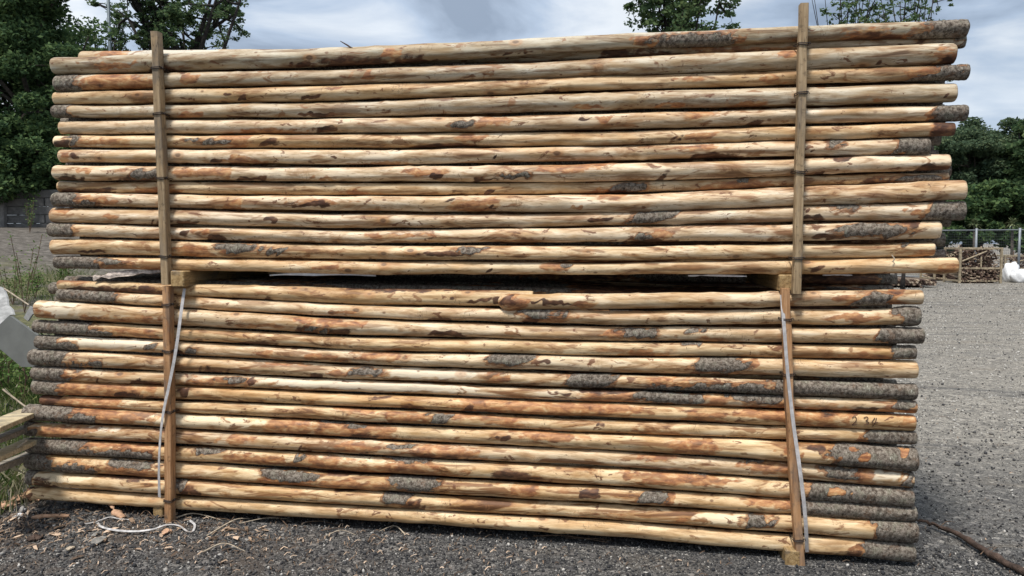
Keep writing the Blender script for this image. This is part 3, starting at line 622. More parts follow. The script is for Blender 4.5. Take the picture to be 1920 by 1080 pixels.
    caps.append(np.stack([e1 + jj, b1 + jj, b1 + kk, e1 + kk], 1)); caps.append(np.stack([b1 + (j2 + 2) % MM, b1 + j2 + 1, b1 + j2, np.full(len(j2), b1 + MM)], 1))
    caps = np.concatenate(caps); Q = np.concatenate([Q, caps])
    me = fastmesh('wooden_pole', V2, Q, [M['pole'], M['end']])
    mi = np.zeros(len(Q), np.int32); mi[-len(caps):] = 1; me.polygons.foreach_set('material_index', mi)
    me.polygons.foreach_set('use_smooth', (mi == 0))
    at = me.attributes.new('Patch', 'FLOAT_COLOR', 'POINT')
    A = np.zeros((len(V2), 4), np.float32); A[:n * MM] = P.reshape(-1, 4); at.data.foreach_set('color', A.ravel())
    o = link('wooden_pole', me, tuple(off))
    if kind == 'L': tint = (tint[0] * .99, tint[1] * .97, tint[2] * .92)
    o.color = (*tint, (0.68 + 0.3 * rg.random()) if kind == 'U' else (0.72 + 0.45 * sm(1.4 - wz.mean(), 0.1, 0.7)) * rg.uniform(.8, 1.05))
    if label.startswith('bottom pole of the whole'): o.color = (*tint, .3)
    tag(o, label, 'pole', 'poles on the front face of the %s bundle' % ('upper' if kind == 'U' else 'lower'))
    return o, C, rad
PO = []
for k, sp_ in enumerate(POLES): PO.append(build_pole(k, sp_))

# poles seen only as slivers behind the front face
def extra_pole(xl, xr, ed, yo, tint, patches, label, k):
    o, C, r = build_pole(k, ('U', xl, xr, ed, yo, tint, patches, label)); o['group'] = 'poles on the front face of the upper bundle'; return o
extra_pole(158, 1806, ((95,128),(92,124),(80,110),(68,96)), 0.066, G2, 'o200,240,-1,-.3 d1120,1280,-.2,1 o1300,1500,0,1 d1600,1810,.2,1 b1795,1810,W w240,420,-1,.2',
           'pole just behind the topmost one, a thin pale line below it on the right', 60)

# the bulk of both bundles behind the front face: copies of a few plain poles
def plain_pole_mesh(seed):
    rg = np.random.default_rng(seed); n, MM = 90, 12; L = 5.0; s = np.linspace(0, L, n); ph = rg.uniform(0, 6.28, 6)
    PHI, S = np.meshgrid(np.arange(MM) / MM * 2 * np.pi, s)
    rr = 0.037 * (1.06 - 0.12 * S / L) * (1 + 0.03 * np.sin(2 * PHI + S + ph[0]) + 0.03 * np.sin(3.1 * S + ph[1]))
    V = np.stack([S, 0.004 * np.sin(1.9 * S + ph[2]) - rr * np.cos(PHI), 0.003 * np.sin(2.3 * S + ph[3]) - rr * np.sin(PHI)], -1).reshape(-1, 3)
    i = np.arange(n - 1)[:, None] * MM; j = np.arange(MM)[None]; k2 = (j + 1) % MM
    Q = np.stack([i + j, i + MM + j, i + MM + k2, i + k2], -1).reshape(-1, 4)
    cap = []
    V = np.concatenate([V, [[-0.003, 0, 0], [L + 0.003, 0, 0]]]); c0 = n * MM
    for q in range(0, MM, 2):
        cap.append((q, q + 1, (q + 2) % MM, c0)); e_ = (n - 1) * MM; cap.append((e_ + (q + 2) % MM, e_ + q + 1, e_ + q, c0 + 1))
    Q = np.concatenate([Q, np.array(cap)])
    me = fastmesh('wooden_pole', V, Q, [M['pole'], M['end']])
    mi = np.zeros(len(Q), np.int32); mi[-len(cap):] = 1; me.polygons.foreach_set('material_index', mi); me.polygons.foreach_set('use_smooth', (mi == 0))
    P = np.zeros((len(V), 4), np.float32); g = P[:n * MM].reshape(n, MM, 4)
    for q in range(16):  # bark and brown patches, laid thick to paint shade into the gaps
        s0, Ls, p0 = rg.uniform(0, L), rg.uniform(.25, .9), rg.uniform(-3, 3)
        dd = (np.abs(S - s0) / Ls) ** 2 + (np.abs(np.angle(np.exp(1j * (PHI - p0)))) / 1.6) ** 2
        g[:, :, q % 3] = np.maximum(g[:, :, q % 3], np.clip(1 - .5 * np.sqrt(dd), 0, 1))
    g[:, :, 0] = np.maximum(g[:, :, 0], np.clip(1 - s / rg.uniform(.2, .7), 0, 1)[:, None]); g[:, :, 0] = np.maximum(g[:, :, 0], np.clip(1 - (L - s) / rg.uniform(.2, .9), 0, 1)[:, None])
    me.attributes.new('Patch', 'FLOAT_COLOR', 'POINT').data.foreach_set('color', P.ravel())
    return me
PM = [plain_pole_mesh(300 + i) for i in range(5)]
back_far = []
for bundle in ('U', 'L'):
    rows = [(C, r) for (o, C, r), s_ in zip(PO, POLES) if s_[0] == bundle and s_[1] < 900 and not s_[7].startswith('dark left hand')]
    rows.sort(key=lambda t: -t[0][:, 2].mean())
    if bundle == 'L':
        t0 = [(C, r) for (o, C, r), s_ in zip(PO, POLES) if s_[7].startswith('dark left hand')][0][0]
        Z = [(t0[0, 2] + 0.004, t0[-1, 2] - 0.02)]
    else: Z = []
    Z += [(C[0, 2], C[-1, 2]) for C, r in rows]
    for c in range(1, 15):
        zz = Z if c % 2 == 0 else [((a[0] + b[0]) / 2, (a[1] + b[1]) / 2) for a, b in zip(Z[:-1], Z[1:])]
        yy = 0.028 + 0.067 * c
        for i, (a, b) in enumerate(zz):
            dz = (b - a); L = 5.0; xr = (1.69 if bundle == 'U' else 1.47) + R.uniform(-.07, .05); lx = R.uniform(.968, .98) if bundle == 'U' else R.uniform(.955, .965); xl = xr - 5.0 * lx
            spin = R.uniform(0, 6.28); rot = Euler((spin, -math.atan2(dz, 4.95), R.uniform(-.002, .002)))
            loc = Vector((xl, yy + R.uniform(-.004, .004), a + R.uniform(-.003, .003)))
            sc_ = R.uniform(.92, 1.06)
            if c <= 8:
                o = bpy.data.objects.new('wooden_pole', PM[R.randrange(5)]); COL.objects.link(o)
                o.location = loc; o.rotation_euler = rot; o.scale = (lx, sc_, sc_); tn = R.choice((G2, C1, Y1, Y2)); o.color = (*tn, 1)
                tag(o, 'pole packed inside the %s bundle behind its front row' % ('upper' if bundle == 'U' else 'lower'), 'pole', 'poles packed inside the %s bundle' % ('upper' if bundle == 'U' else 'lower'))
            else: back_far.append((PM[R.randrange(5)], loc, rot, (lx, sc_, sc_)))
xe = on_y(1680, 532, 1.15).x                       # unseen pole rows added behind to block daylight through the bundle gap
for i in range(13):
    for j in range(3): back_far.append((PM[R.randrange(5)], Vector((xe - 4.9 + R.uniform(-.03, .0), 1.15 + .068 * j, 0.95 + i * .072 + .036 * (j % 2))), Euler((R.uniform(0, 6), 0, 0)), (.98, 1, 1)))
Vs = []; Qs = []; As = []; ofs = 0
for me, loc, rot, sc_ in back_far:                 # the rest of the bundles and the added blocking rows, beyond three hundred poles
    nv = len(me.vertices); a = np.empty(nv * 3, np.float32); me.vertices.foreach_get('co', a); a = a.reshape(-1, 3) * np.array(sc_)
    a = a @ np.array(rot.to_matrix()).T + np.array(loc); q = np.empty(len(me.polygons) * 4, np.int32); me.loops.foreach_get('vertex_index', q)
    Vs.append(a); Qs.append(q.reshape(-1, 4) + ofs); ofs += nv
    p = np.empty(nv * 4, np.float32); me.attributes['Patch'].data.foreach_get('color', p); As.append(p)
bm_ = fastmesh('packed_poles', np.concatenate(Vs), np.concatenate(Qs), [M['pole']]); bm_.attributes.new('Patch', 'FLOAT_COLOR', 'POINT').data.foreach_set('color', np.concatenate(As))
bo = link('packed_poles', bm_); bo.color = (1, .97, .9, 1); tag(bo, 'the poles deep inside both bundles and rows added behind to block the gap', 'poles', kind='stuff')

# ------------------------------------------------------------ battens, wire ties, bearers, straps
def batten(name, p_top, p_bot, w, d, Y, mat, label, ties, bend=0.0, wire_w=0.09):
    """p_top / p_bot = photo points of the middle of the front face."""
    a = on_y(p_top[0], p_top[1], Y); b = on_y(p_bot[0], p_bot[1], Y)
    root = empty(name, (b.x, b.y, b.z)); tag(root, label, 'batten', 'battens standing against the face of the stack')
    n = 14; mb = MB(); V = []; c = 0.004
    sec = [(-w/2 + c, -d/2), (w/2 - c, -d/2), (w/2, -d/2 + c), (w/2, d/2 - c), (w/2 - c, d/2), (-w/2 + c, d/2), (-w/2, d/2 - c), (-w/2, -d/2 + c)]
    rg = np.random.default_rng(int(p_top[0]))
    for i in range(n):
        t = i / (n - 1); p = b.lerp(a, t); bx = bend * math.sin(math.pi * t) + rg.normal() * 0.0016
        for sx, sy in sec: V.append((p.x + bx + sx, p.y + d/2 + sy, p.z))
    Fc = [tuple(range(8))[::-1], tuple((n - 1) * 8 + j for j in range(8))]
    for i in range(n - 1):
        for j in range(8): k = (j + 1) % 8; Fc.append((i*8+j, i*8+k, i*8+8+k, i*8+8+j))
    mb.add(V, Fc); mb.build('stake', mat, root)
    for ty in ties:
        t = (ty - p_bot[1]) / (p_top[1] - p_bot[1]); p = b.lerp(a, t); bx = bend * math.sin(math.pi * t)
        x = p.x + bx; e_ = 0.004; mb = MB(); r = 0.0024
        tilt = R.uniform(-.006, .006)
        pts = [(x - w/2 - 0.012, Y + d + 0.02, p.z + 0.004), (x - w/2 - e_, Y + d * .6, p.z), (x - w/2 - e_, Y - e_*.3, p.z), (x - w/2, Y - e_, p.z), (x + w/2, Y - e_, p.z + tilt), (x + w/2 + e_, Y - e_*.3, p.z + tilt), (x + w/2 + e_, Y + d*.6, p.z + tilt), (x + w/2 + 0.014, Y + d + 0.02, p.z - .006)]
        mb.tube(pts, r, 6)
        pts2 = [(q[0], q[1] - 0.0005, q[2] - 0.006 - (0.004 if i % 3 else 0)) for i, q in enumerate(pts)]
        mb.tube(pts2, r, 6)
        mb.tube([(x + w/2 + e_ + .002, Y + d*.3, p.z - .004), (x + w/2 + .012, Y + d*.3, p.z + .006), (x + w/2 + .016, Y + d*.2, p.z - .006)], r, 5)
        mb.build('wire_tie', M['wire'], root, smooth=True)
    return root
YF = -0.098
batten('batten', (288, 58), (308, 534), 0.043, 0.052, YF, M['batten_grey'], 'weathered upright batten with a plain top against the left of the upper bundle', (125, 210, 330, 478))
batten('batten', (1509, 5), (1495, 551), 0.040, 0.050, YF, M['batten_grey'], 'tall upright batten on the right of the upper bundle, rising above the stack', (78, 170, 317, 482))
batten('batten', (310, 537), (314, 981), 0.043, 0.052, YF, M['batten_orange'], 'reddish upright batten against the left of the lower bundle', (570, 655, 768, 937), bend=0.004)
batten('batten', (1474, 541), (1502, 1064), 0.041, 0.050, YF, M['batten_orange'], 'reddish slanting batten against the right of the lower bundle', (597, 700, 1012), bend=-0.010)

def bearer(x0, x1, y0, y1, Y, L, label):
    a = on_y(x0, y0, Y); b = on_y(x1, y1, Y); mb = MB(); w = b.x - a.x; h = a.z - b.z
    mb.box(((a.x+b.x)/2, Y + L/2, (a.z+b.z)/2), (w, L, h), None, 0.005)
    o = mb.build('timber_bearer', M['bearer'], loc=((a.x+b.x)/2, Y, b.z)); tag(o, label, 'bearer', 'timber bearers under the bundles'); return o
bearer(319, 345, 508, 538, -0.10, 1.05, 'square bearer between the two bundles beside the left battens')
bearer(1462, 1487, 515, 546, -0.052, 1.0, 'square bearer between the two bundles behind the right battens')
bearer(286, 305, 948, 979, -0.02, 1.0, 'bearer on the ground under the left of the stack')
bearer(1473, 1500, 1032, 1066, -0.10, 1.05, 'bearer on the gravel under the right of the stack, beside the slanting batten')

def curve(pts, n=40):                     # Catmull-Rom through the points
    P = [Vector(p) for p in pts]; P = [P[0] * 2 - P[1]] + P + [P[-1] * 2 - P[-2]]; out = []
    m = len(P) - 3
    for i in range(n):
        u = i / (n - 1) * m; k = min(int(u), m - 1); t = u - k; a, b, c, d = P[k:k + 4]
        out.append(0.5 * ((2 * b) + (c - a) * t + (2*a - 5*b + 4*c - d) * t*t + (3*b - a - 3*c + d) * t**3))
    return out
def strap(pts, w, mat, label, Y):
    P = curve([on_y(x, y, Yq) for (x, y), Yq in zip(pts, Y)], 50); mb = MB()
    N = np.array([(0.35 * math.sin(i * .13), -1, 0.0) for i in range(50)])
    mb.ribbon(P, N, w, 0.0022); o = mb.build('packing_strap', mat, loc=P[-1]); tag(o, label, 'strap', 'straps hanging down the lower bundle'); return o
strap([(346, 541), (341, 575), (330, 655), (318, 718), (306, 775), (300, 830), (298, 880), (299, 932)], 0.0165, M['strap'],
      'loose grey strap curving across the left batten of the lower bundle', [-.05, -.08, -.106, -.112, -.112, -.10, -.085, -.06])
strap([(1466, 553), (1470, 610), (1477, 700), (1487, 790), (1497, 860), (1506, 930), (1511, 985), (1513, 1035)], 0.0185, M['strap'],
      'taut pale strap slanting across the right batten of the lower bundle', [-.08, -.105, -.106, -.106, -.107, -.106, -.09, -.05])

# number written by hand on the orange pole
pp, PC, PR = PO[[i for i, s in enumerate(POLES) if '234' in s[7]][0]]
def on_pole(x, y):
    P0 = on_y(x, y, 0.0); i = int(np.argmin(np.abs(PC[:, 0] - P0.x))); dz = P0.z - PC[i, 2]; r = PR[i] * 1.035 + .002
    return Vector((P0.x * (1 - 0.009), PC[i, 1] - math.sqrt(max(r * r - dz * dz, 1e-5)), P0.z + (CAM.z - P0.z) * 0.009))
mb = MB()
for st in ([(1597,783),(1602,780),(1605,784),(1603,790),(1597,797),(1606,795)], [(1619,783),(1625,781),(1627,785),(1622,788),(1628,791),(1626,795),(1620,796)], [(1640,783),(1634,792),(1645,791)], [(1643,783),(1640,791),(1636,800)]):
    P = curve([on_pole(*q) for q in st], 14); mb.tube(P, 0.0021, 5)
wr = mb.build('handwritten_number', M['pen'], pp); 

# ------------------------------------------------------------ things caught in and on the stack
def slab(name, pts, w, th, mat, label, cat, group=None, curl=0.35, seed=1, nrm=(0, 0, 1)):
    """curled torn strip of bark or film along the points"""
    rg = np.random.default_rng(seed); n = 26; K = 7; P = np.array([tuple(q) for q in curve(pts, n)]); N = np.array(nrm, float)
    T = np.gradient(P, axis=0); T /= np.linalg.norm(T, axis=1)[:, None]; S = np.cross(T, N); S /= np.linalg.norm(S, axis=1)[:, None]; N2 = np.cross(S, T)
    t = np.linspace(0, 1, n); ww = w * np.clip(np.sin(np.pi * (0.08 + 0.84 * t)) ** 0.5 * (1 + 0.35 * np.interp(t, np.linspace(0, 1, 9), rg.normal(size=9))), .12, 1.6)
    V = []
    for b in (1, -1):
        for i in range(n):
            for k in range(K):
                u = (k / (K - 1) - .5); z = curl * ww[i] * (0.25 - u * u) * 2 + rg.normal() * 0.0006
                V.append(P[i] + S[i] * u * ww[i] + N2[i] * (z + b * th / 2))
    Fc = []; o_ = n * K
    for i in range(n - 1):
        for k in range(K - 1):
            a = i * K + k; Fc.append((a, a + 1, a + K + 1, a + K)); Fc.append((o_ + a + K, o_ + a + K + 1, o_ + a + 1, o_ + a))
        for k in (0, K - 1):
            a = i * K + k; Fc.append((a, a + K, o_ + a + K, o_ + a))
    for i in (0, n - 1):
        for k in range(K - 1): a = i * K + k; Fc.append((a, o_ + a, o_ + a + 1, a + 1))
    mb = MB(); mb.add(V, Fc); o = mb.build(name, mat, loc=tuple(P[n // 2]), smooth=True); tag(o, label, cat, group); return o
slab('peeled_bark', [on_y(176, 521, -.02), on_y(215, 515, -.02), on_y(255, 511, -.01), on_y(302, 508, .0)], 0.045, 0.004, M['birch'], 'crumpled pinkish white bark curl between the bundles at the left', 'bark', seed=3, nrm=(0, -1, .5))
slab('white_strip', [on_y(506, 516, .02), on_y(560, 513, .01), on_y(625, 513, .01), on_y(705, 516, .02)], 0.022, 0.002, M['plastic'], 'torn white strip under the upper bundle, left of centre', 'plastic', seed=5, nrm=(0, -1, .4), curl=.6)  # thin white strips set in the gap below the upper bundle
slab('white_strip', [on_y(1290, 517, .02), on_y(1340, 516, .02), on_y(1400, 518, .02)], 0.010, 0.002, M['plastic'], 'thin white sliver under the upper bundle, right of centre', 'plastic', seed=6, nrm=(0, -1, .4), curl=.6)
slab('white_strip', [on_y(1542, 516, .02), on_y(1570, 515, .02), on_y(1598, 516, .02)], 0.010, 0.002, M['plastic'], 'white scrap under the upper bundle right of the right battens', 'plastic', seed=7, nrm=(0, -1, .4), curl=.6)
mb = MB(); mb.tube(curve([on_y(638, 77, -.02), on_y(650, 84, -.02), on_y(664, 92, -.02), on_y(690, 98, -.03)], 12), [.002 + .003 * math.sin(i / 11 * 3) for i in range(12)], 6)
tag(mb.build('bark_splinter', M['darkbark'], loc=on_y(675, 95, -.02)), 'dark red bark splinter sticking up from the topmost pole', 'splinter')
mb = MB(); P = curve([on_y(1672, 478, -.045), on_y(1677, 485, -.05), on_y(1674, 491, -.052)], 8); mb.ribbon(P, (0, -1, 0), .006, .0012)
tag(mb.build('bark_shred', M['paleshred'], loc=P[-1]), 'pale shred dangling between the two lowest poles of the upper bundle', 'shred')

# ------------------------------------------------------------ litter on the gravel
def gp(x, y, up=0.0):
    p = on_ground(x, y); p.z = float(ground_z(p.x, p.y)) + up; return p
slab('bark_chip', [gp(60, 975, .012), gp(95, 973, .016), gp(130, 972, .01)], .05, .004, M['barkchip'], 'long orange bark chip lying flat left of the left batten', 'bark chip', 'bark chips on the gravel', seed=11)
slab('bark_chip', [gp(20, 945, .02), gp(50, 940, .03), gp(78, 943, .015)], .09, .005, M['barkchip'], 'crumpled orange bark piece against the bottom left pole ends', 'bark chip', 'bark chips on the gravel', seed=12)
slab('bark_chip', [gp(0, 962, .02), gp(14, 955, .03), gp(30, 952, .015)], .07, .005, M['barkchip'], 'bark chip cut off by the left edge of the photo', 'bark chip', 'bark chips on the gravel', seed=13)
slab('bark_chip', [gp(209, 962, .05), gp(216, 970, .035), gp(232, 976, .01)], .05, .004, M['barkchip'], 'upturned bark chip above the white strap loop', 'bark chip', 'bark chips on the gravel', seed=14)
slab('bark_chip', [gp(305, 1006, .012), gp(313, 1003, .02), gp(322, 1001, .01)], .04, .004, M['barkchip'], 'small orange bark chip below the white strap loop', 'bark chip', 'bark chips on the gravel', seed=15)
slab('bark_chip', [gp(175, 1026, .01), gp(185, 1018, .015), gp(199, 1011, .01)], .045, .005, M['greychip'], 'grey leaf shaped chip nearer the camera than the strap loop', 'bark chip', 'bark chips on the gravel', seed=16)
slab('bark_chip', [gp(174, 1010, .01), gp(180, 1006, .015), gp(189, 1002, .01)], .03, .004, M['greychip'], 'small grey chip just under the left end of the strap loop', 'bark chip', 'bark chips on the gravel', seed=17)
slab('bark_chip', [gp(52, 1018, .01), gp(64, 1015, .015), gp(78, 1014, .01)], .05, .005, M['darkbark'], 'dark bark chip in the gravel at the lower left', 'bark chip', 'bark chips on the gravel', seed=18)
slab('bark_chip', [gp(125, 1036, .01), gp(132, 1033, .015), gp(139, 1032, .01)], .03, .004, M['paleshred'], 'tiny pale chip in the gravel at the lower left', 'bark chip', 'bark chips on the gravel', seed=19)
def crumple(x, y, sx, sy, sz, mat, label, name, cat, seed, group=None, up=.4):
    rg = np.random.default_rng(seed); p = gp(x, y); n, m = 10, 14; V = []
    for i in range(n + 1):
        th = math.pi * i / n
        for j in range(m):
            a = 2 * math.pi * j / m; k = 1 + 0.22 * rg.normal()
            V.append((p.x + sx * math.sin(th) * math.cos(a) * k, p.y + sy * math.sin(th) * math.sin(a) * k, p.z + sz * (up + math.cos(th) * k)))
    Fc = [(i*m+j, (i+1)*m+j, (i+1)*m+(j+1) % m, i*m+(j+1) % m) for i in range(n) for j in range(m)]
    mb = MB(); mb.add(V, Fc); o = mb.build(name, mat, loc=p); tag(o, label, cat, group); return o
crumple(33, 968, .03, .03, .008, M['plastic'], 'white scrap lying on the gravel below the bottom left pole end', 'plastic_scrap', 'plastic', 21)
crumple(36, 956, .028, .02, .007, M['plastic'], 'smaller white scrap right behind the first one at the lower left', 'plastic_scrap', 'plastic', 22)
crumple(95, 975, .012, .03, .006, M['paleshred'], 'pale shaving beside the long orange bark chip', 'wood_shaving', 'shaving', 23)
# white strap loop
P = curve([gp(154, 986, .006), gp(178, 983, .012), gp(205, 978, .02), gp(222, 977, .012), gp(243, 977, .006)], 26); mb = MB(); mb.ribbon(P, (0, 0, 1), .012, .0012)
P = curve([gp(183, 984, .008), gp(190, 993, .015), gp(212, 1002, .02), gp(250, 1005, .02), gp(285, 1001, .025), gp(312, 994, .03), gp(335, 993, .02), gp(352, 1000, .008), gp(362, 999, .006), gp(365, 990, .018), gp(356, 986, .03)], 60)
mb.ribbon(P, np.array([(0.15, -.35 - .3 * math.sin(i / 8), 1) for i in range(60)]), .012, .0012)
tag(mb.build('packing_strap', M['strap_white'], loc=gp(250, 1000)), 'white plastic strap lying in a loose loop on the gravel near the left batten', 'strap')
# branch at the right
P = curve([gp(1712, 986, .03), gp(1735, 990, .035), gp(1760, 997, .035), gp(1800, 1015, .03), gp(1850, 1048, .03), gp(1900, 1075, .03), gp(1940, 1090, .02)], 30)
P = [p + Vector((R.gauss(0, .004), R.gauss(0, .004), R.gauss(0, .004))) for p in P]; mb = MB(); mb.tube([p + Vector((.004, -.012 + .02 * math.sin(i * .5), .004)) for i, p in enumerate(P)], [.004 * R.uniform(.6, 1.4) for i in P], 5); mb.tube(P, [(.005 + .014 * sm(i / 29, .05, .7)) * R.uniform(.75, 1.2) for i in range(30)], 7)
root = mb.build('fallen_branch', M['darkbark'], loc=P[0], smooth=True); tag(root, 'long dark branch lying on the gravel at the lower right', 'branch')
for a in ([(1838, 1052), (1850, 1043), (1866, 1044)], [(1852, 1050), (1868, 1040), (1878, 1046)], [(1760, 1000), (1775, 992), (1790, 996)]):
    mb = MB(); mb.tube(curve([gp(x, y, .03 + .01 * i) for i, (x, y) in enumerate(a)], 8), [.003, .0028, .0026, .0024, .002, .0018, .0014, .001], 5); mb.build('side_twig', M['twig'], root, smooth=True)
# twigs and shreds, one by one
TW = [((388,1008),(440,985),(470,975)), ((395,1020),(430,1005),(470,1000)), ((425,995),(438,980),(446,966)), ((450,985),(500,982),(545,977)), ((565,985),(600,986),(640,990)),
      ((600,1000),(622,1001),(645,992)), ((330,975),(365,973),(420,980)), ((400,975),(430,985),(455,998)), ((540,990),(520,978),(490,975)), ((380,1040),(420,1030),(460,1038)),
      ((345,992),(330,985),(315,986)), ((470,1010),(500,1022),(530,1018)), ((760,1005),(740,995),(710,1000)), ((1000,1008),(1060,1015),(1140,1020)), ((1060,1013),(1120,1021),(1150,1018)),
      ((20,940),(38,928),(58,918)), ((5,925),(30,918),(55,905)), ((262,972),(275,966),(290,975)), ((610,1010),(640,1004),(668,1008)), ((690,1020),(700,1012),(716,1014))]
for i, t_ in enumerate(TW):
    mb = MB(); P = curve([gp(x, y, .008 + .02 * (j == 1)) for j, (x, y) in enumerate(t_)], 10); r0 = R.uniform(.002, .0045)
    mb.tube(P, [r0 * (1.1 - .07 * j) for j in range(10)], 6)
    tag(mb.build('twig', M['twig'] if i % 3 else M['paleshred'], loc=P[0], smooth=True), 'thin brown twig on the gravel under the front of the stack' if i % 3 else 'thin pale twig on the gravel under the front of the stack', 'twig', 'brown twigs by the stack' if i % 3 else 'pale twigs by the stack')
# fine wood litter: shavings and fibres nobody could count
def litter():
    V = []; Q = []; n = 0
    for i in range(1500):
        if i < 800: x, y = -3.5 + 3.2 * R.random() ** 1.6, R.gauss(-.22, .2)
        elif i < 1250: x, y = R.uniform(-3.6, 2.6), R.uniform(-.8, .0)
        else: x, y = R.uniform(1.5, 4.5), R.uniform(-.8, 5)
        if y > .1 and x < 1.8: continue
        z = float(ground_z(x, y)) + .006; a = R.uniform(0, math.pi); L = R.uniform(.004, .02); w = R.uniform(.001, .003)
        dx, dy = math.cos(a) * L, math.sin(a) * L; px_, py_ = -math.sin(a) * w, math.cos(a) * w; l1, l2 = R.uniform(0, .008), R.uniform(.004, .014)
        V += [(x-dx-px_, y-dy-py_, z), (x-dx+px_, y-dy+py_, z+.002), (x+px_, y+py_, z+l2+.002), (x-px_, y-py_, z+l2), (x+dx+px_, y+dy+py_, z+l1+.002), (x+dx-px_, y+dy-py_, z+l1)]
        Q += [(n, n+1, n+2, n+3), (n+3, n+2, n+4, n+5)]; n += 6
    for i in range(520):
        x, y = -4.2 + 2.3 * R.random() ** 1.4, R.gauss(-.25, .22)
        if y > .02 and x > -3.5: continue
        z = float(ground_z(x, y)) + .008; a = R.uniform(0, 6.28); L = R.uniform(.006, .012) + .04 * R.random() ** 3; w = L * R.uniform(.08, .4)
        dx, dy, qx, qy = math.cos(a) * L, math.sin(a) * L, -math.sin(a) * w, math.cos(a) * w; h = R.uniform(.002, .018)
        V += [(x-dx, y-dy, z), (x-dx*.4+qx, y-dy*.4+qy, z+h*.4), (x+dx*.5+qx*.7, y+dy*.5+qy*.7, z+h), (x+dx, y+dy, z+h*.5), (x+dx*.5-qx, y+dy*.5-qy, z+h*.9), (x-dx*.4-qx*.6, y-dy*.4-qy*.6, z+h*.2)]
        Q += [(n, n+1, n+4, n+5), (n+1, n+2, n+3, n+4)]; n += 6
    me = fastmesh('wood_litter', np.array(V), np.array(Q), [M['litter']]); tag(link('wood_litter', me), 'shredded bark and wood fibres strewn over the gravel', 'litter', kind='stuff')
t_ = NT('litter', .85); g_ = t_.n.new('ShaderNodeNewGeometry')
M['litter'] = t_.out(t_.ramp(g_.outputs['Random Per Island'], [(0, (.05, .032, .022)), (.4, (.11, .075, .05)), (.7, (.26, .18, .12)), (1, (.58, .44, .32))]))
litter()
# loose stones
def stones():
    ico = np.array([(0,0,1),(.894,0,.447),(.276,.851,.447),(-.724,.526,.447),(-.724,-.526,.447),(.276,-.851,.447),(.724,.526,-.447),(-.276,.851,-.447),(-.894,0,-.447),(-.276,-.851,-.447),(.724,-.526,-.447),(0,0,-1)])
    fc = np.array([(0,1,2),(0,2,3),(0,3,4),(0,4,5),(0,5,1),(1,6,2),(2,7,3),(3,8,4),(4,9,5),(5,10,1),(6,7,2),(7,8,3),(8,9,4),(9,10,5),(10,6,1),(11,7,6),(11,8,7),(11,9,8),(11,10,9),(11,6,10)])
    N1, N2, N3 = 26000, 30000, 3500
    y2 = -.9 + 30 * rng.uniform(0, 1, N2) ** 2.3; x2 = 1.4 + rng.uniform(0, 1, N2) * (3.6 + .55 * np.maximum(y2, 0)) + .25 * np.maximum(y2, 0)
    x = np.concatenate([rng.uniform(-4.2, 3.2, N1), x2, rng.uniform(-9, -3.2, N3)])
    y = np.concatenate([rng.uniform(-1.1, .25, N1), y2, rng.uniform(-.5, 9, N3)])
    r = np.concatenate([rng.gamma(3.0, .0013, N1) + .0016, (rng.gamma(3, .0013, N2) + .002) * (1 + .055 * np.maximum(y2, 0)), rng.gamma(2.5, .006, N3) + .004])
    r = np.clip(r, .0015, .03); n = len(x)
    A = rng.normal(size=(n, 3, 3)); Qm, _ = np.linalg.qr(A); sc = np.stack([np.ones(n), rng.uniform(.55, 1, n), rng.uniform(.4, .9, n)], 1)
    P = ico[None] * rng.uniform(.75, 1.2, (n, 12, 1)) * sc[:, None, :]; P = np.einsum('nij,nkj->nki', Qm, P) * r[:, None, None]
    P += np.stack([x, y, ground_z(x, y) + r * .45], 1)[:, None]
    T = (fc[None] + (np.arange(n) * 12)[:, None, None]).reshape(-1, 3)
    me = fastmesh('gravel', P.reshape(-1, 3), T, [M['stones']], k=3); tag(link('gravel', me), 'loose grey stones and pale chippings over the yard', 'gravel', kind='stuff')
stones()

# ------------------------------------------------------------ left side: boards, metal panel, grass, plants
def plank(pa, pb, w, th, mat, label, name='board'):
    a, b = Vector(pa), Vector(pb); d = (b - a); L = d.length; d.normalize(); up = Vector((0, 0, 1)); s = d.cross(up).normalized(); n = s.cross(d)
    Rm = np.array([d, s, n]).T; mb = MB(); V, Fc = bmesh_box(L/2, w/2, th/2, .003)
    mb.add(V @ Rm.T + np.array((a + b) / 2), Fc); o = mb.build(name, mat, loc=tuple(a)); return o
BL = ['pale broad board sloping up to the stack, highest of the loose boards at the left', 'grey narrow board below the pale broad one at the left', 'yellowish board at the left, brighter than the others', 'dark worn board lowest of the loose boards at the left']
BP = [((-40, 812, 3.9), (62, 770, 4.65), .15, .028, 'board'), ((-40, 838, 4.0), (58, 800, 4.62), .07, .03, 'grey_board'), ((-40, 872, 3.95), (66, 824, 4.58), .10, .028, 'board'), ((-40, 892, 4.05), (60, 852, 4.6), .06, .04, 'grey_board')]
for (a, b, w, th, mt), lb in zip(BP, BL):
    o = plank(at_depth(*a), at_depth(*b), w, th, M[mt], lb); tag(o, lb, 'board', 'loose boards at the left end of the stack')
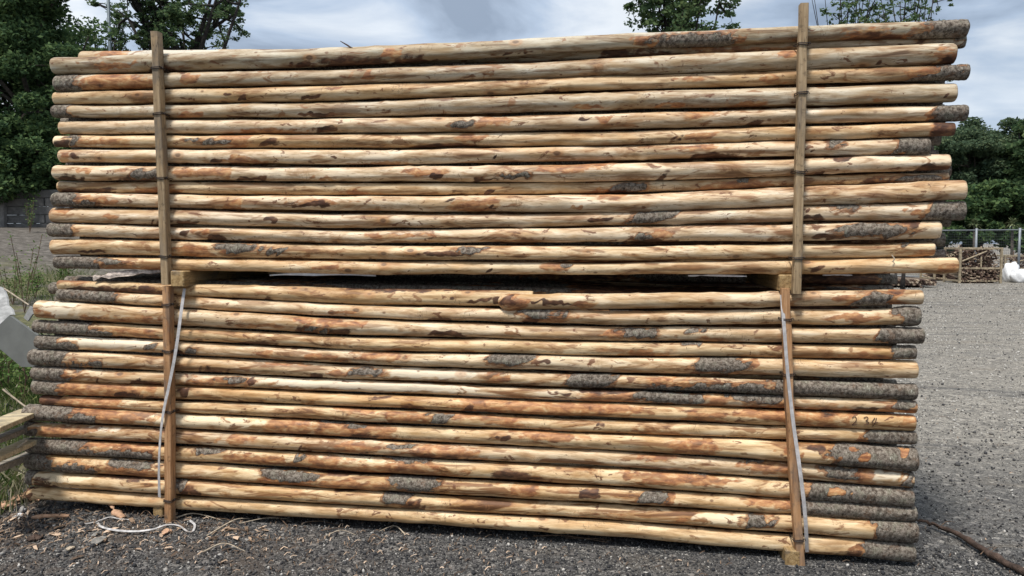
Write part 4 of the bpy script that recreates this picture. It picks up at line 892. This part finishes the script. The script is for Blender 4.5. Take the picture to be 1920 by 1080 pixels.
# folded metal panel with a white painted upper face
def panel():
    D = 5.6
    A = [at_depth(-27, 632, D), at_depth(18, 592, D), at_depth(74, 632, D), at_depth(70, 688, D), at_depth(40, 688, D)]
    root = empty('metal_panel', at_depth(20, 700, D)); tag(root, 'folded sheet of grey metal with a flaking white upper face, left of the stack', 'metal panel')
    n_ = Vector((.15, 1, -.2)).normalized() * .03
    mb = MB(); V = [tuple(p) for p in A] + [tuple(p + n_) for p in A]; k = len(A)
    Fc = [tuple(range(k))[::-1], tuple(range(k, 2 * k))] + [(i, (i + 1) % k, k + (i + 1) % k, k + i) for i in range(k)]; mb.add(V, Fc); mb.build('grey_face', M['panel'], root)
    B = [at_depth(x_, y_, D + .01 + (632 - y_) * .007) for x_, y_ in ((-27, 631), (18, 591), (25, 590), (22, 580), (14, 572), (12, 556), (6, 540), (-60, 515), (-60, 602))]
    mb = MB(); V = [tuple(p) for p in B] + [tuple(p + n_ * .6) for p in B]; k = len(B)
    Fc = [tuple(range(k))[::-1], tuple(range(k, 2 * k))] + [(i, (i + 1) % k, k + (i + 1) % k, k + i) for i in range(k)]; mb.add(V, Fc); mb.build('white_face', M['white_paint'], root)
    C_ = [at_depth(8, 541, D + .3), at_depth(54, 572, D + .25)]; mb = MB(); mb.tube(C_, .006, 6); mb.build('edge_rod', M['paleshred'], root)
    E = [at_depth(44, 596, D + .1), at_depth(56, 574, D + .1), at_depth(72, 582, D + .1), at_depth(60, 590, D + .1), at_depth(52, 602, D + .1)]
    mb = MB(); V = [tuple(p) for p in E] + [tuple(p + n_ * .4) for p in E]; k = len(E)
    Fc = [tuple(range(k))[::-1], tuple(range(k, 2 * k))] + [(i, (i + 1) % k, k + (i + 1) % k, k + i) for i in range(k)]; mb.add(V, Fc); mb.build('bent_corner', M['white_paint'], root)
    for px_, py_ in ((-20, 640),):
        a = at_depth(px_, py_, D + .03); mb = MB(); mb.tube([a, (a.x, a.y, float(ground_z(a.x, a.y)) - .02)], .02, 8); mb.build('prop', M['steel'], root)
panel()
def blades(name, regs, mat, label, hmin, hmax, wd):
    V = []; Q = []; n = 0
    for (x0, x1, y0, y1, N) in regs:
        for i in range(N):
            x, y = R.uniform(x0, x1), R.uniform(y0, y1); z = float(ground_z(x, y)) - .01; h = R.uniform(hmin, hmax) * (.5 + .5 * abs(math.sin(x * 3.1) * math.cos(y * 2.3)) + .1)
            a = R.uniform(0, 6.28); w = wd * R.uniform(.6, 1.3); lx, ly = R.gauss(0, .35) * h, R.gauss(0, .35) * h; cx, cy = math.cos(a) * w, math.sin(a) * w
            V += [(x-cx, y-cy, z), (x+cx, y+cy, z), (x+cx*.8+lx*.35, y+cy*.8+ly*.35, z+h*.6), (x-cx*.8+lx*.35, y-cy*.8+ly*.35, z+h*.6), (x+cx*.15+lx, y+cy*.15+ly, z+h*R.uniform(.8, 1)), (x-cx*.15+lx, y-cy*.15+ly, z+h*.95)]
            Q += [(n, n+1, n+2, n+3), (n+3, n+2, n+4, n+5)]; n += 6
    me = fastmesh(name, np.array(V), np.array(Q), [mat]); tag(link(name, me), label, 'grass', kind='stuff')
blades('grass', [(-6.6, -3.5, .4, 3.2, 9000), (-8.2, -5.2, 2.6, 7.0, 11000), (-11.5, -8, 7.5, 10, 2500), (-4.7, -3.55, -.25, .5, 600)], M['grass'], 'green and straw coloured grass on the bank left of the stack', .05, .26, .004)
blades('dry_grass', [(-4.5, -3.5, -.3, .6, 700), (-6, -4, .5, 3, 900)], M['straw'], 'dry pale grass stalks tangled below the loose boards', .06, .30, .0028)
def weed(px_, py_, h, label):
    b = gp(px_, py_); root = empty('weed_plant', b)
    tag(root, label, 'weed', 'tall weeds on the bank'); mb = MB(); lf = MB()
    for i in range(5):
        t = Vector((R.uniform(-.25, .25) * h, R.uniform(-.2, .2) * h, h * R.uniform(.7, 1)))
        P = curve([b, b + t * .5 + Vector((R.gauss(0, .03), 0, .03)), b + t], 8); mb.tube(P, .005, 5)
        for q in range(30):
            p = P[R.randrange(2, 8)] + Vector((R.gauss(0, .05), R.gauss(0, .05), R.gauss(0, .04))); u = Vector((R.gauss(0, 1), R.gauss(0, 1), R.gauss(0, .5))).normalized() * R.uniform(.015, .035); w = u.orthogonal().normalized() * .012
            lf.add([p - u, p + w, p + u, p - w], [(0, 1, 2, 3)])
    mb.build('stem', M['twig'], root); lf.build('foliage', M['leaf_bright'], root)
weed(46, 588, 1.35, 'tall yellow flowered weed on the bank just left of the pole ends')
weed(66, 560, .55, 'pale green weed between the upper pole ends and the grassy bank')
weed(24, 572, .9, 'yellow green weed above the white edge of the metal panel')
weed(120, 530, .35, 'low tuft of weed seen just above the gap at the left pole ends')
weed(14, 745, .55, 'leafy weed below the grey metal panel')
weed(44, 760, .45, 'low dark green weed just left of the middle of the lower bundle')
weed(56, 437, .9, 'green weed growing at the foot of the retaining wall')
for i, (a, b, D) in enumerate((((5, 730), (52, 766), 4.9), ((-6, 868), (50, 826), 4.3))):
    mb = MB(); mb.tube([at_depth(*a, D), at_depth(*b, D)], .006, 6); o = mb.build('pale_stick', M['paleshred'], loc=tuple(at_depth(*b, D)))
    tag(o, ('thin straight pale stick leaning above the loose boards', 'pale stick lying across the lower loose boards')[i], 'stick')

# ------------------------------------------------------------ retaining wall on the bank
def wall():
    D = 21.5
    a = at_depth(-160, 395, D + .8); b = at_depth(330, 395, D); root = empty('retaining_wall', (a.x, a.y, float(ground_z(a.x, a.y))))
    tag(root, 'low dark retaining wall of grey sleepers at the top of the bank', 'wall')
    d = Vector((b.x - a.x, b.y - a.y, 0)); L = d.length; d.normalize(); ang = math.atan2(d.y, d.x); Rz = np.array(Matrix.Rotation(ang, 3, 'Z'))
    zb = 1.86; H = 1.34
    mb = MB()
    for r_ in range(6):
        x = -.5 * (r_ % 2)
        while x < L:
            w = 2.1; c = a + d * (x + w / 2); mb.box((c.x, c.y, zb - .2 + (r_ + .5) * .245), (w - .03, .14 + R.uniform(-.015, .015), .235), Rz, .012); x += w
    mb.build('sleeper_course', M['wall'], root)
    nrm = Vector((d.y, -d.x, 0))
    for k in range(6):
        c = a + d * (.9 + k * 2.05) + nrm * .14; m2 = MB(); m2.box((c.x, c.y, zb + .52), (.16, .14, 1.45), Rz, .012); m2.build('post', M['wallpost'] if k % 2 else M['wall'], root)
wall()

# ------------------------------------------------------------ trees
def tree(name, px_, D, top_y, width_px, label, leafmat, n_leaf, seed, base_z=None, crown_bottom=None, leaf=0.09, group=None, sparse=False, clump=.55, limb=True, dens_edge=1.0, trunk_r=.16):
    rg = np.random.default_rng(seed); rr = random.Random(seed)
    g = at_depth(px_, 452, D); gz = float(ground_z(g.x, g.y)) if base_z is None else base_z
    ztop = CAM.z + (452 - top_y) / F * D; H = ztop - gz; Wd = width_px / F * D / 2
    cb = gz + H * .25 if crown_bottom is None else CAM.z + (452 - crown_bottom) / F * D
    root = empty(name, (g.x, g.y, gz)); tag(root, label, 'tree', group)
    cz = (cb + ztop) / 2; hz = (ztop - cb) / 2; cen = np.array([g.x, g.y, cz])
    tips = []; wood = MB()
    trunk = [Vector((g.x + rr.gauss(0, .08) * i, g.y + rr.gauss(0, .08) * i, gz - .1 + (H * .72) * i / 6)) for i in range(7)]
    wood.tube(curve(trunk, 20), [trunk_r * (1.25 if i == 0 else 1) * (1 - .04 * i) for i in range(20)], 9)
    nb = 13 if sparse else 11
    for k in range(nb):
        st = trunk[0].lerp(trunk[-1], rr.uniform(.30, .98)); u = rg.normal(size=3); u[2] = abs(u[2]) * .7 + .1; u /= np.linalg.norm(u)
        tgt = cen + u * np.array([Wd, Wd * .8, hz]) * rr.uniform(.75, .98); tgt = Vector(tgt)
        if tgt.z < st.z: st.z = max(gz + H * .25, tgt.z - .3)
        mid = st.lerp(tgt, .5) + Vector((rr.gauss(0, .12), rr.gauss(0, .12), rr.gauss(.12, .1))) * Wd * .35
        P = curve([st, mid, tgt], 10); r0 = trunk_r * .55; wood.tube(P, [r0 * (1 - .088 * i) for i in range(10)], 6); tips.append(tgt)
        for q in range(6 if sparse else 4):
            s2 = P[rr.randrange(3, 9)]; t2 = s2 + Vector((rr.gauss(0, 1), rr.gauss(0, 1), rr.gauss(.35, .7))).normalized() * Wd * rr.uniform(.25, .5)
            m2 = s2.lerp(t2, .5) + Vector((rr.gauss(0, .1), rr.gauss(0, .1), rr.gauss(0, .1))) * Wd * .3
            P2 = curve([s2, m2, t2], 7); wood.tube(P2, [r0 * .45 * (1 - .12 * i) for i in range(7)], 5); tips.append(t2)
            if sparse:
                for z in range(3):
                    s3 = P2[rr.randrange(2, 6)]; t3 = s3 + Vector((rr.gauss(0, 1), rr.gauss(0, 1), rr.gauss(.4, .7))).normalized() * Wd * rr.uniform(.1, .28)
                    wood.tube([s3, s3.lerp(t3, .5) + Vector((0, 0, .05)), t3], [r0 * .18, r0 * .13, r0 * .06], 4); tips.append(t3)
    wood.build('trunk', M['dark_trunk'] if sparse else M['trunk'], root, smooth=True)
    # leaf clumps on the twig tips and through the crown
    ncl = int(70 * dens_edge); cl = np.array([tuple(t) for t in tips])
    if not sparse:
        u = rg.normal(size=(ncl, 3)); u /= np.linalg.norm(u, axis=1)[:, None]; u[:, 2] = np.where(u[:, 2] < -.75, -u[:, 2], u[:, 2])
        ex = cen + u * np.array([Wd, Wd * .85, hz]) * (rg.uniform(.35, 1, (ncl, 1)) ** .6) * (1 + .12 * np.sin(u[:, :1] * 9 + seed)); cl = np.concatenate([cl, ex])
    w = rg.uniform(.3, 1.4, len(cl)); w /= w.sum(); idx = rg.choice(len(cl), n_leaf, p=w)
    rad = clump * rg.uniform(.55, 1.35, len(cl)) * Wd * .42
    q = rg.normal(size=(n_leaf, 3)); q /= np.linalg.norm(q, axis=1)[:, None]; q *= (rg.uniform(0, 1, (n_leaf, 1)) ** .55); q[:, 2] *= .6
    C = cl[idx] + q * rad[idx][:, None]; C[:, 2] = np.maximum(C[:, 2], gz + .1)
    A = rg.normal(size=(n_leaf, 3)); A[:, 2] *= .6; A /= np.linalg.norm(A, axis=1)[:, None]; B = np.cross(A, rg.normal(size=(n_leaf, 3))); B /= np.linalg.norm(B, axis=1)[:, None]
    L = leaf * rg.uniform(.55, 1.3, (n_leaf, 1)); V = np.stack([C - A * L, C + B * L * .5, C + A * L, C - B * L * .5], 1)
    V -= np.array([g.x, g.y, gz])
    me = fastmesh('crown', V.reshape(-1, 3), np.arange(n_leaf * 4).reshape(-1, 4), [leafmat]); link('crown', me, (0, 0, 0), root)
    return root
LG = 'dark trees above the retaining wall'
tree('deciduous_tree', 60, 24, -60, 330, 'tall dark green tree at the far left, rising out of the photo', M['leaf_dark'], 80000, 1, base_z=1.9, crown_bottom=372, leaf=.075, group=LG, clump=.55)
tree('deciduous_tree', 150, 28, 60, 190, 'dark rounded tree between the tall left tree and the lamp pole', M['leaf_dark'], 45000, 2, base_z=1.9, crown_bottom=372, leaf=.08, group=LG)
tree('shrub', 10, 22.6, 215, 260, 'dark shrub low in front of the tall left tree', M['leaf_dark'], 40000, 3, base_z=2.0, crown_bottom=400, leaf=.07, group=LG, trunk_r=.07)
tree('shrub', 135, 22.8, 240, 170, 'dark shrub above the wall beside the left pole ends', M['leaf_dark'], 40000, 4, base_z=2.0, crown_bottom=400, leaf=.07, group=LG, trunk_r=.07)
tree('oak_tree', 362, 30, -70, 268, 'spreading oak with dark open limbs behind the left batten', M['leaf_oak'], 21000, 5, base_z=1.5, crown_bottom=118, leaf=.075, sparse=True, clump=.23, trunk_r=.26)
tree('oak_tree', 215, 33, 20, 95, 'small thin crowned tree behind the lamp pole', M['leaf_oak'], 3600, 6, base_z=1.5, crown_bottom=150, leaf=.075, sparse=True, clump=.34, trunk_r=.12)
tree('broadleaf_tree', 1296, 26, -110, 225, 'leafy tree top showing above the stack right of centre', M['leaf_oak'], 9000, 7, base_z=0, crown_bottom=70, leaf=.09, sparse=True, clump=.33, trunk_r=.12)
tree('bare_tree', 1575, 27, -60, 170, 'sparse tree top with bare twigs just right of the tall batten', M['leaf_oak'], 3400, 8, base_z=0, crown_bottom=95, leaf=.08, sparse=True, clump=.22, trunk_r=.07)
tree('bare_tree', 1695, 27, -70, 190, 'sparse tree top with bare twigs above the right end of the stack', M['leaf_oak'], 2600, 9, base_z=0, crown_bottom=100, leaf=.08, sparse=True, clump=.2, trunk_r=.07)
tree('shrub', 60, 27, 250, 420, 'dense dark hedge behind the retaining wall, below the tall left tree', M['leaf_dark'], 60000, 16, base_z=1.9, crown_bottom=430, leaf=.085, group=LG, trunk_r=.06)
RG_ = 'trees beyond the fence'
tree('broadleaf_tree', 1835, 44, 236, 190, 'rounded green tree beyond the fence beside the pole ends', M['leaf_right'], 70000, 10, base_z=0, crown_bottom=425, leaf=.10, group=RG_)
tree('broadleaf_tree', 1935, 42, 205, 130, 'taller loose crowned tree at the right edge beyond the fence', M['leaf_oak'], 22000, 11, base_z=0, crown_bottom=400, leaf=.16, group=RG_, sparse=True, clump=.6)
tree('broadleaf_tree', 1745, 48, 262, 190, 'green tree mostly hidden behind the right pole ends', M['leaf_right'], 40000, 12, base_z=0, crown_bottom=430, leaf=.11, group=RG_)
tree('shrub', 1880, 40.5, 330, 190, 'dark hedge like shrub behind the fence at the right', M['leaf_dark'], 44000, 13, base_z=0, crown_bottom=510, leaf=.13, group=RG_, trunk_r=.07)
tree('shrub', 1770, 41.5, 340, 150, 'dark shrub behind the fence next to the stack', M['leaf_dark'], 34000, 14, base_z=0, crown_bottom=510, leaf=.13, group=RG_, trunk_r=.07)
tree('shrub', 2010, 42, 300, 170, 'dark shrub at the right edge behind the fence', M['leaf_dark'], 34000, 15, base_z=0, crown_bottom=510, leaf=.13, group=RG_, trunk_r=.07)
hid = [(1620, 250), (1480, 250), (1330, 230), (1170, 260), (1010, 240), (850, 250), (690, 240), (540, 250)]
src = None
for i, (px_, ty) in enumerate(hid):                # the tree belt carries on behind the stack
    if src is None: src = tree('broadleaf_tree', px_, 46, ty, 230, 'tree of the belt hidden behind the stack', M['leaf_right'], 30000, 40, base_z=0, crown_bottom=500, leaf=.15, group='tree belt hidden behind the stack')
    else:
        g = at_depth(px_, 452, 46); r = src.copy(); COL.objects.link(r); r.location = (g.x, g.y, float(ground_z(g.x, g.y)) - .1); r.rotation_euler = (0, 0, i * 1.3)
        for ch in src.children:
            if ch.name.startswith(('trunk', 'crown')): c = ch.copy(); COL.objects.link(c); c.parent = r
def palm(px_, D, y_top, h_px, label, seed):
    rg = random.Random(seed); b = at_depth(px_, 452, D); b.z = float(ground_z(b.x, b.y)); zt = CAM.z + (452 - y_top) / F * D; root = empty('cabbage_palm', b); tag(root, label, 'palm', 'small palms by the fence')
    mb = MB(); mb.tube([b, (b.x + .03, b.y, (b.z + zt) / 2), (b.x, b.y, zt)], [.09, .07, .06], 8); mb.build('trunk', M['trunk'], root, smooth=True)
    lf = MB(); hr = h_px / F * D
    for i in range(90):
        a = rg.uniform(0, 6.28); el = rg.uniform(-.5, 1.4); u = Vector((math.cos(a) * math.cos(el), math.sin(a) * math.cos(el), math.sin(el))); L = hr * rg.uniform(.7, 1.1)
        s_ = u.cross(Vector((0, 0, 1))).normalized() * .028; p0 = Vector((b.x, b.y, zt)); p1 = p0 + u * L * .55; p2 = p0 + u * L + Vector((0, 0, -.25 * L))
        lf.add([p0 - s_ * .5, p0 + s_ * .5, p1 + s_, p1 - s_, p2 + s_ * .15, p2 - s_ * .15], [(0, 1, 2, 3), (3, 2, 4, 5)])
    lf.build('crown', M['leaf_palm'], root)
palm(1826, 37, 421, 15, 'small spiky palm behind the fence, nearer the stack', 1)
palm(1897, 36, 421, 19, 'small drooping palm behind the fence at the right edge', 2)

# lamp pole
def lamp():
    b = at_depth(218, 452, 27); z0 = float(ground_z(b.x, b.y)); root = empty('lamp_pole', (b.x, b.y, z0)); tag(root, 'slim grey lamp pole beside the oak, its top above the photo', 'lamp pole')
    mb = MB(); mb.tube([(b.x, b.y, z0), (b.x, b.y, z0 + 4), (b.x, b.y, 12.2)], [.075, .062, .05], 10); mb.build('pole', M['lamp'], root, smooth=True)
    mb = MB(); mb.tube(curve([(b.x, b.y, 12.1), (b.x + .3, b.y - .2, 12.5), (b.x + 1.1, b.y - .6, 12.6)], 10), .03, 8); mb.build('arm', M['lamp'], root, smooth=True)
    mb = MB(); mb.box((b.x + 1.35, b.y - .72, 12.6), (.6, .22, .1), None, .03); mb.build('lamp_head', M['lamp'], root)
lamp()

# ------------------------------------------------------------ fence, firewood crates, bags on the far right
def fence():
    D = 34; a = at_depth(1690, 452, D + 1.5); b = at_depth(2050, 452, D - 3.0); a = a + (a - b) * 1.6; b = at_depth(2050, 452, D - 3.0); root = empty('mesh_fence', (a.x, a.y, float(ground_z(a.x, a.y)))); tag(root, 'galvanised mesh fence across the back of the yard', 'fence')
    d = Vector((b.x - a.x, b.y - a.y, 0)); L = d.length; d.normalize(); z0 = -.13; zt = 2.12
    n = 0; x = 0
    while x <= L:
        c = a + d * x; mb = MB(); mb.tube([(c.x, c.y, z0 - .1), (c.x, c.y, zt + .08)], .055, 8); mb.build('post', M['steel'], root, smooth=True); x += 1.62
    for z in (zt, z0 + .1):
        mb = MB(); mb.tube([(a.x, a.y, z), (b.x, b.y, z)], .028, 6); mb.build('rail', M['steel'], root, smooth=True)
    mb = MB(); x = 0
    while x < L:
        c = a + d * x; mb.tube([(c.x, c.y, z0 + .1), (c.x, c.y, zt)], .004, 3, cap=False); x += .07
    z = z0 + .15
    while z < zt: mb.tube([(a.x, a.y, z), (b.x, b.y, z)], .0045, 3, cap=False); z += .12
    mb.build('wire_mesh', M['mesh'], root)
fence()
def fire_crate(px0, px1, y_top, y_bot, D, label, seed, dep=1.1, jumble=620):
    rg = random.Random(seed); a = at_depth(px0, y_bot, D); b = at_depth(px1, y_bot, D); z0 = float(ground_z(a.x, a.y)) ; W = (b - a).length; H = (y_bot - y_top) / F * D
    d = Vector((b.x - a.x, b.y - a.y, 0)).normalized(); f = Vector((-d.y, d.x, 0)); Rz = np.array(Matrix.Rotation(math.atan2(d.y, d.x), 3, 'Z')); o0 = Vector((a.x, a.y, z0))
    root = empty('firewood_crate', o0 + d * W / 2 + f * dep / 2); tag(root, label, 'crate', 'timber framed firewood crates')
    def P(u, v, w): return o0 + d * u + f * v + Vector((0, 0, w))
    for u in (0, W):
        for v in (0, dep):
            mb = MB(); mb.box(P(u, v, H / 2), (.085, .085, H), Rz, .008); mb.build('post', M['crate'], root)
    for v in (0, dep):
        for w in (H - .04, H * .42, .1):
            mb = MB(); mb.box(P(W / 2, v, w), (W - .1, .04, .075), Rz, .006); mb.build('rail', M['crate'], root)
    for u in (0, W):
        for w in (H - .04, .1):
            mb = MB(); mb.box(P(u, dep / 2, w), (.04, dep - .1, .075), Rz, .006); mb.build('side_rail', M['crate'], root)
    mb = MB(); mb.tube([P(.05, -.05, H * .62), P(W * .62, -.05, H * .9)], .03, 6); mb.build('brace', M['crate'], root)
    mb = MB(); mb.box(P(W * .5, -.03, H * .58), (.05, .05, H * .34), Rz, .006); mb.build('upright', M['crate'], root)
    mb = MB()
    for i in range(jumble):                       # round wood seen end on below, tangled sticks above
        low = i < jumble * .5; u, v, w = rg.uniform(.08, W - .08), rg.uniform(.08, dep - .08), (rg.uniform(.06, H * .42) if low else rg.uniform(H * .42, H * .98))
        if low: dr = (f + d * rg.gauss(0, .12) + Vector((0, 0, rg.gauss(0, .12)))).normalized(); v = dep / 2 - .03 + rg.uniform(-.06, .06); L = dep * .95; r = rg.uniform(.022, .042)
        else: dr = Vector((rg.gauss(0, 1), rg.gauss(0, 1), rg.gauss(0, .6))).normalized(); L = rg.uniform(.2, .5); r = rg.uniform(.014, .03)
        c = P(u, v, w); mb.tube([c - dr * L / 2, c + dr * L / 2], r, 6)
    fw = mb.build('firewood', M['firewood'], None, loc=tuple(o0)); tag(fw, 'mixed firewood filling the ' + label.split(',')[0], 'firewood', kind='stuff')
t_ = NT('firewood', .85); g_ = t_.n.new('ShaderNodeNewGeometry')
M['firewood'] = t_.out(t_.ramp(g_.outputs['Random Per Island'], [(0, (.035, .022, .018)), (.4, (.085, .05, .038)), (.75, (.20, .14, .10)), (1, (.46, .37, .27))]))
fire_crate(1799, 1876, 457, 524, 31, 'open timber crate heaped with round firewood, beside the right pole ends', 1)
fire_crate(1884, 1972, 468, 512, 35, 'lower timber crate behind the white bags, at the right edge', 2, jumble=260)
fire_crate(1752, 1793, 470, 520, 33, 'narrow timber crate of firewood half hidden by the lowest right pole ends', 3, jumble=200)
def bag(px_, y, D, sx, sz, label, seed):
    rg = np.random.default_rng(seed); p = at_depth(px_, y, D); z0 = float(ground_z(p.x, p.y)); n, m = 16, 26; V = []; ph = rg.uniform(0, 6, 6)
    for i in range(n + 1):
        th = math.pi * i / n
        for j in range(m):
            a = 2 * math.pi * j / m; k = 1 + .12 * math.sin(3 * a + ph[0] + 2 * th) + .08 * math.sin(5 * a - 3 * th + ph[1]) + .05 * math.sin(9 * a + 7 * th + ph[2])
            V.append((p.x + sx * math.sin(th) ** .7 * math.cos(a) * k, p.y + sx * .7 * math.sin(th) ** .7 * math.sin(a) * k, max(z0, z0 + sz * (.45 + .55 * math.cos(th)) * k)))
    mb = MB(); mb.add(V, [(i*m+j, (i+1)*m+j, (i+1)*m+(j+1) % m, i*m+(j+1) % m) for i in range(n) for j in range(m)]); o = mb.build('white_sack', M['plastic'], loc=(p.x, p.y, z0), smooth=True); tag(o, label, 'sack', 'white sacks by the firewood')
bag(1897, 505, 32, .34, .72, 'tall lumpy white sack right beside the firewood crate', 1)
bag(1916, 505, 31.5, .42, .50, 'flatter white sack at the right edge of the photo', 2)
# low stacks of stakes lying end on behind the yard
def stake_stack(px0, px1, y_bot, D, rows, label, seed):
    rg = random.Random(seed); a = at_depth(px0, y_bot, D); b = at_depth(px1, y_bot, D); d = Vector((b.x - a.x, b.y - a.y, 0)); W = d.length; d.normalize(); f = Vector((-d.y, d.x, 0)); z0 = float(ground_z(a.x, a.y)); mb = MB(); r = .045; k = 0
    u = 0
    while u < W:
        for q in range(rows):
            c = Vector((a.x, a.y, z0 + .12 + q * r * 1.8)) + d * (u + (r if q % 2 else 0)) ; mb.tube([c + f * rg.uniform(-.04, .04), c + f * 2.4], r * rg.uniform(.8, 1), 7)
        u += 2 * r
    for uu in (.15, .5, .85):
        c = Vector((a.x, a.y, z0 + .035)) + d * W * uu; mb.tube([c - f * .05, c + f * 2.4], .035, 4)
    o = mb.build('stacked_stakes', M['firewood'], loc=(a.x, a.y, z0)); tag(o, label, 'stakes', kind='stuff')
stake_stack(1560, 1757, 526, 28, 3, 'low stack of thin round stakes seen end on behind the gap of the stack', 4)
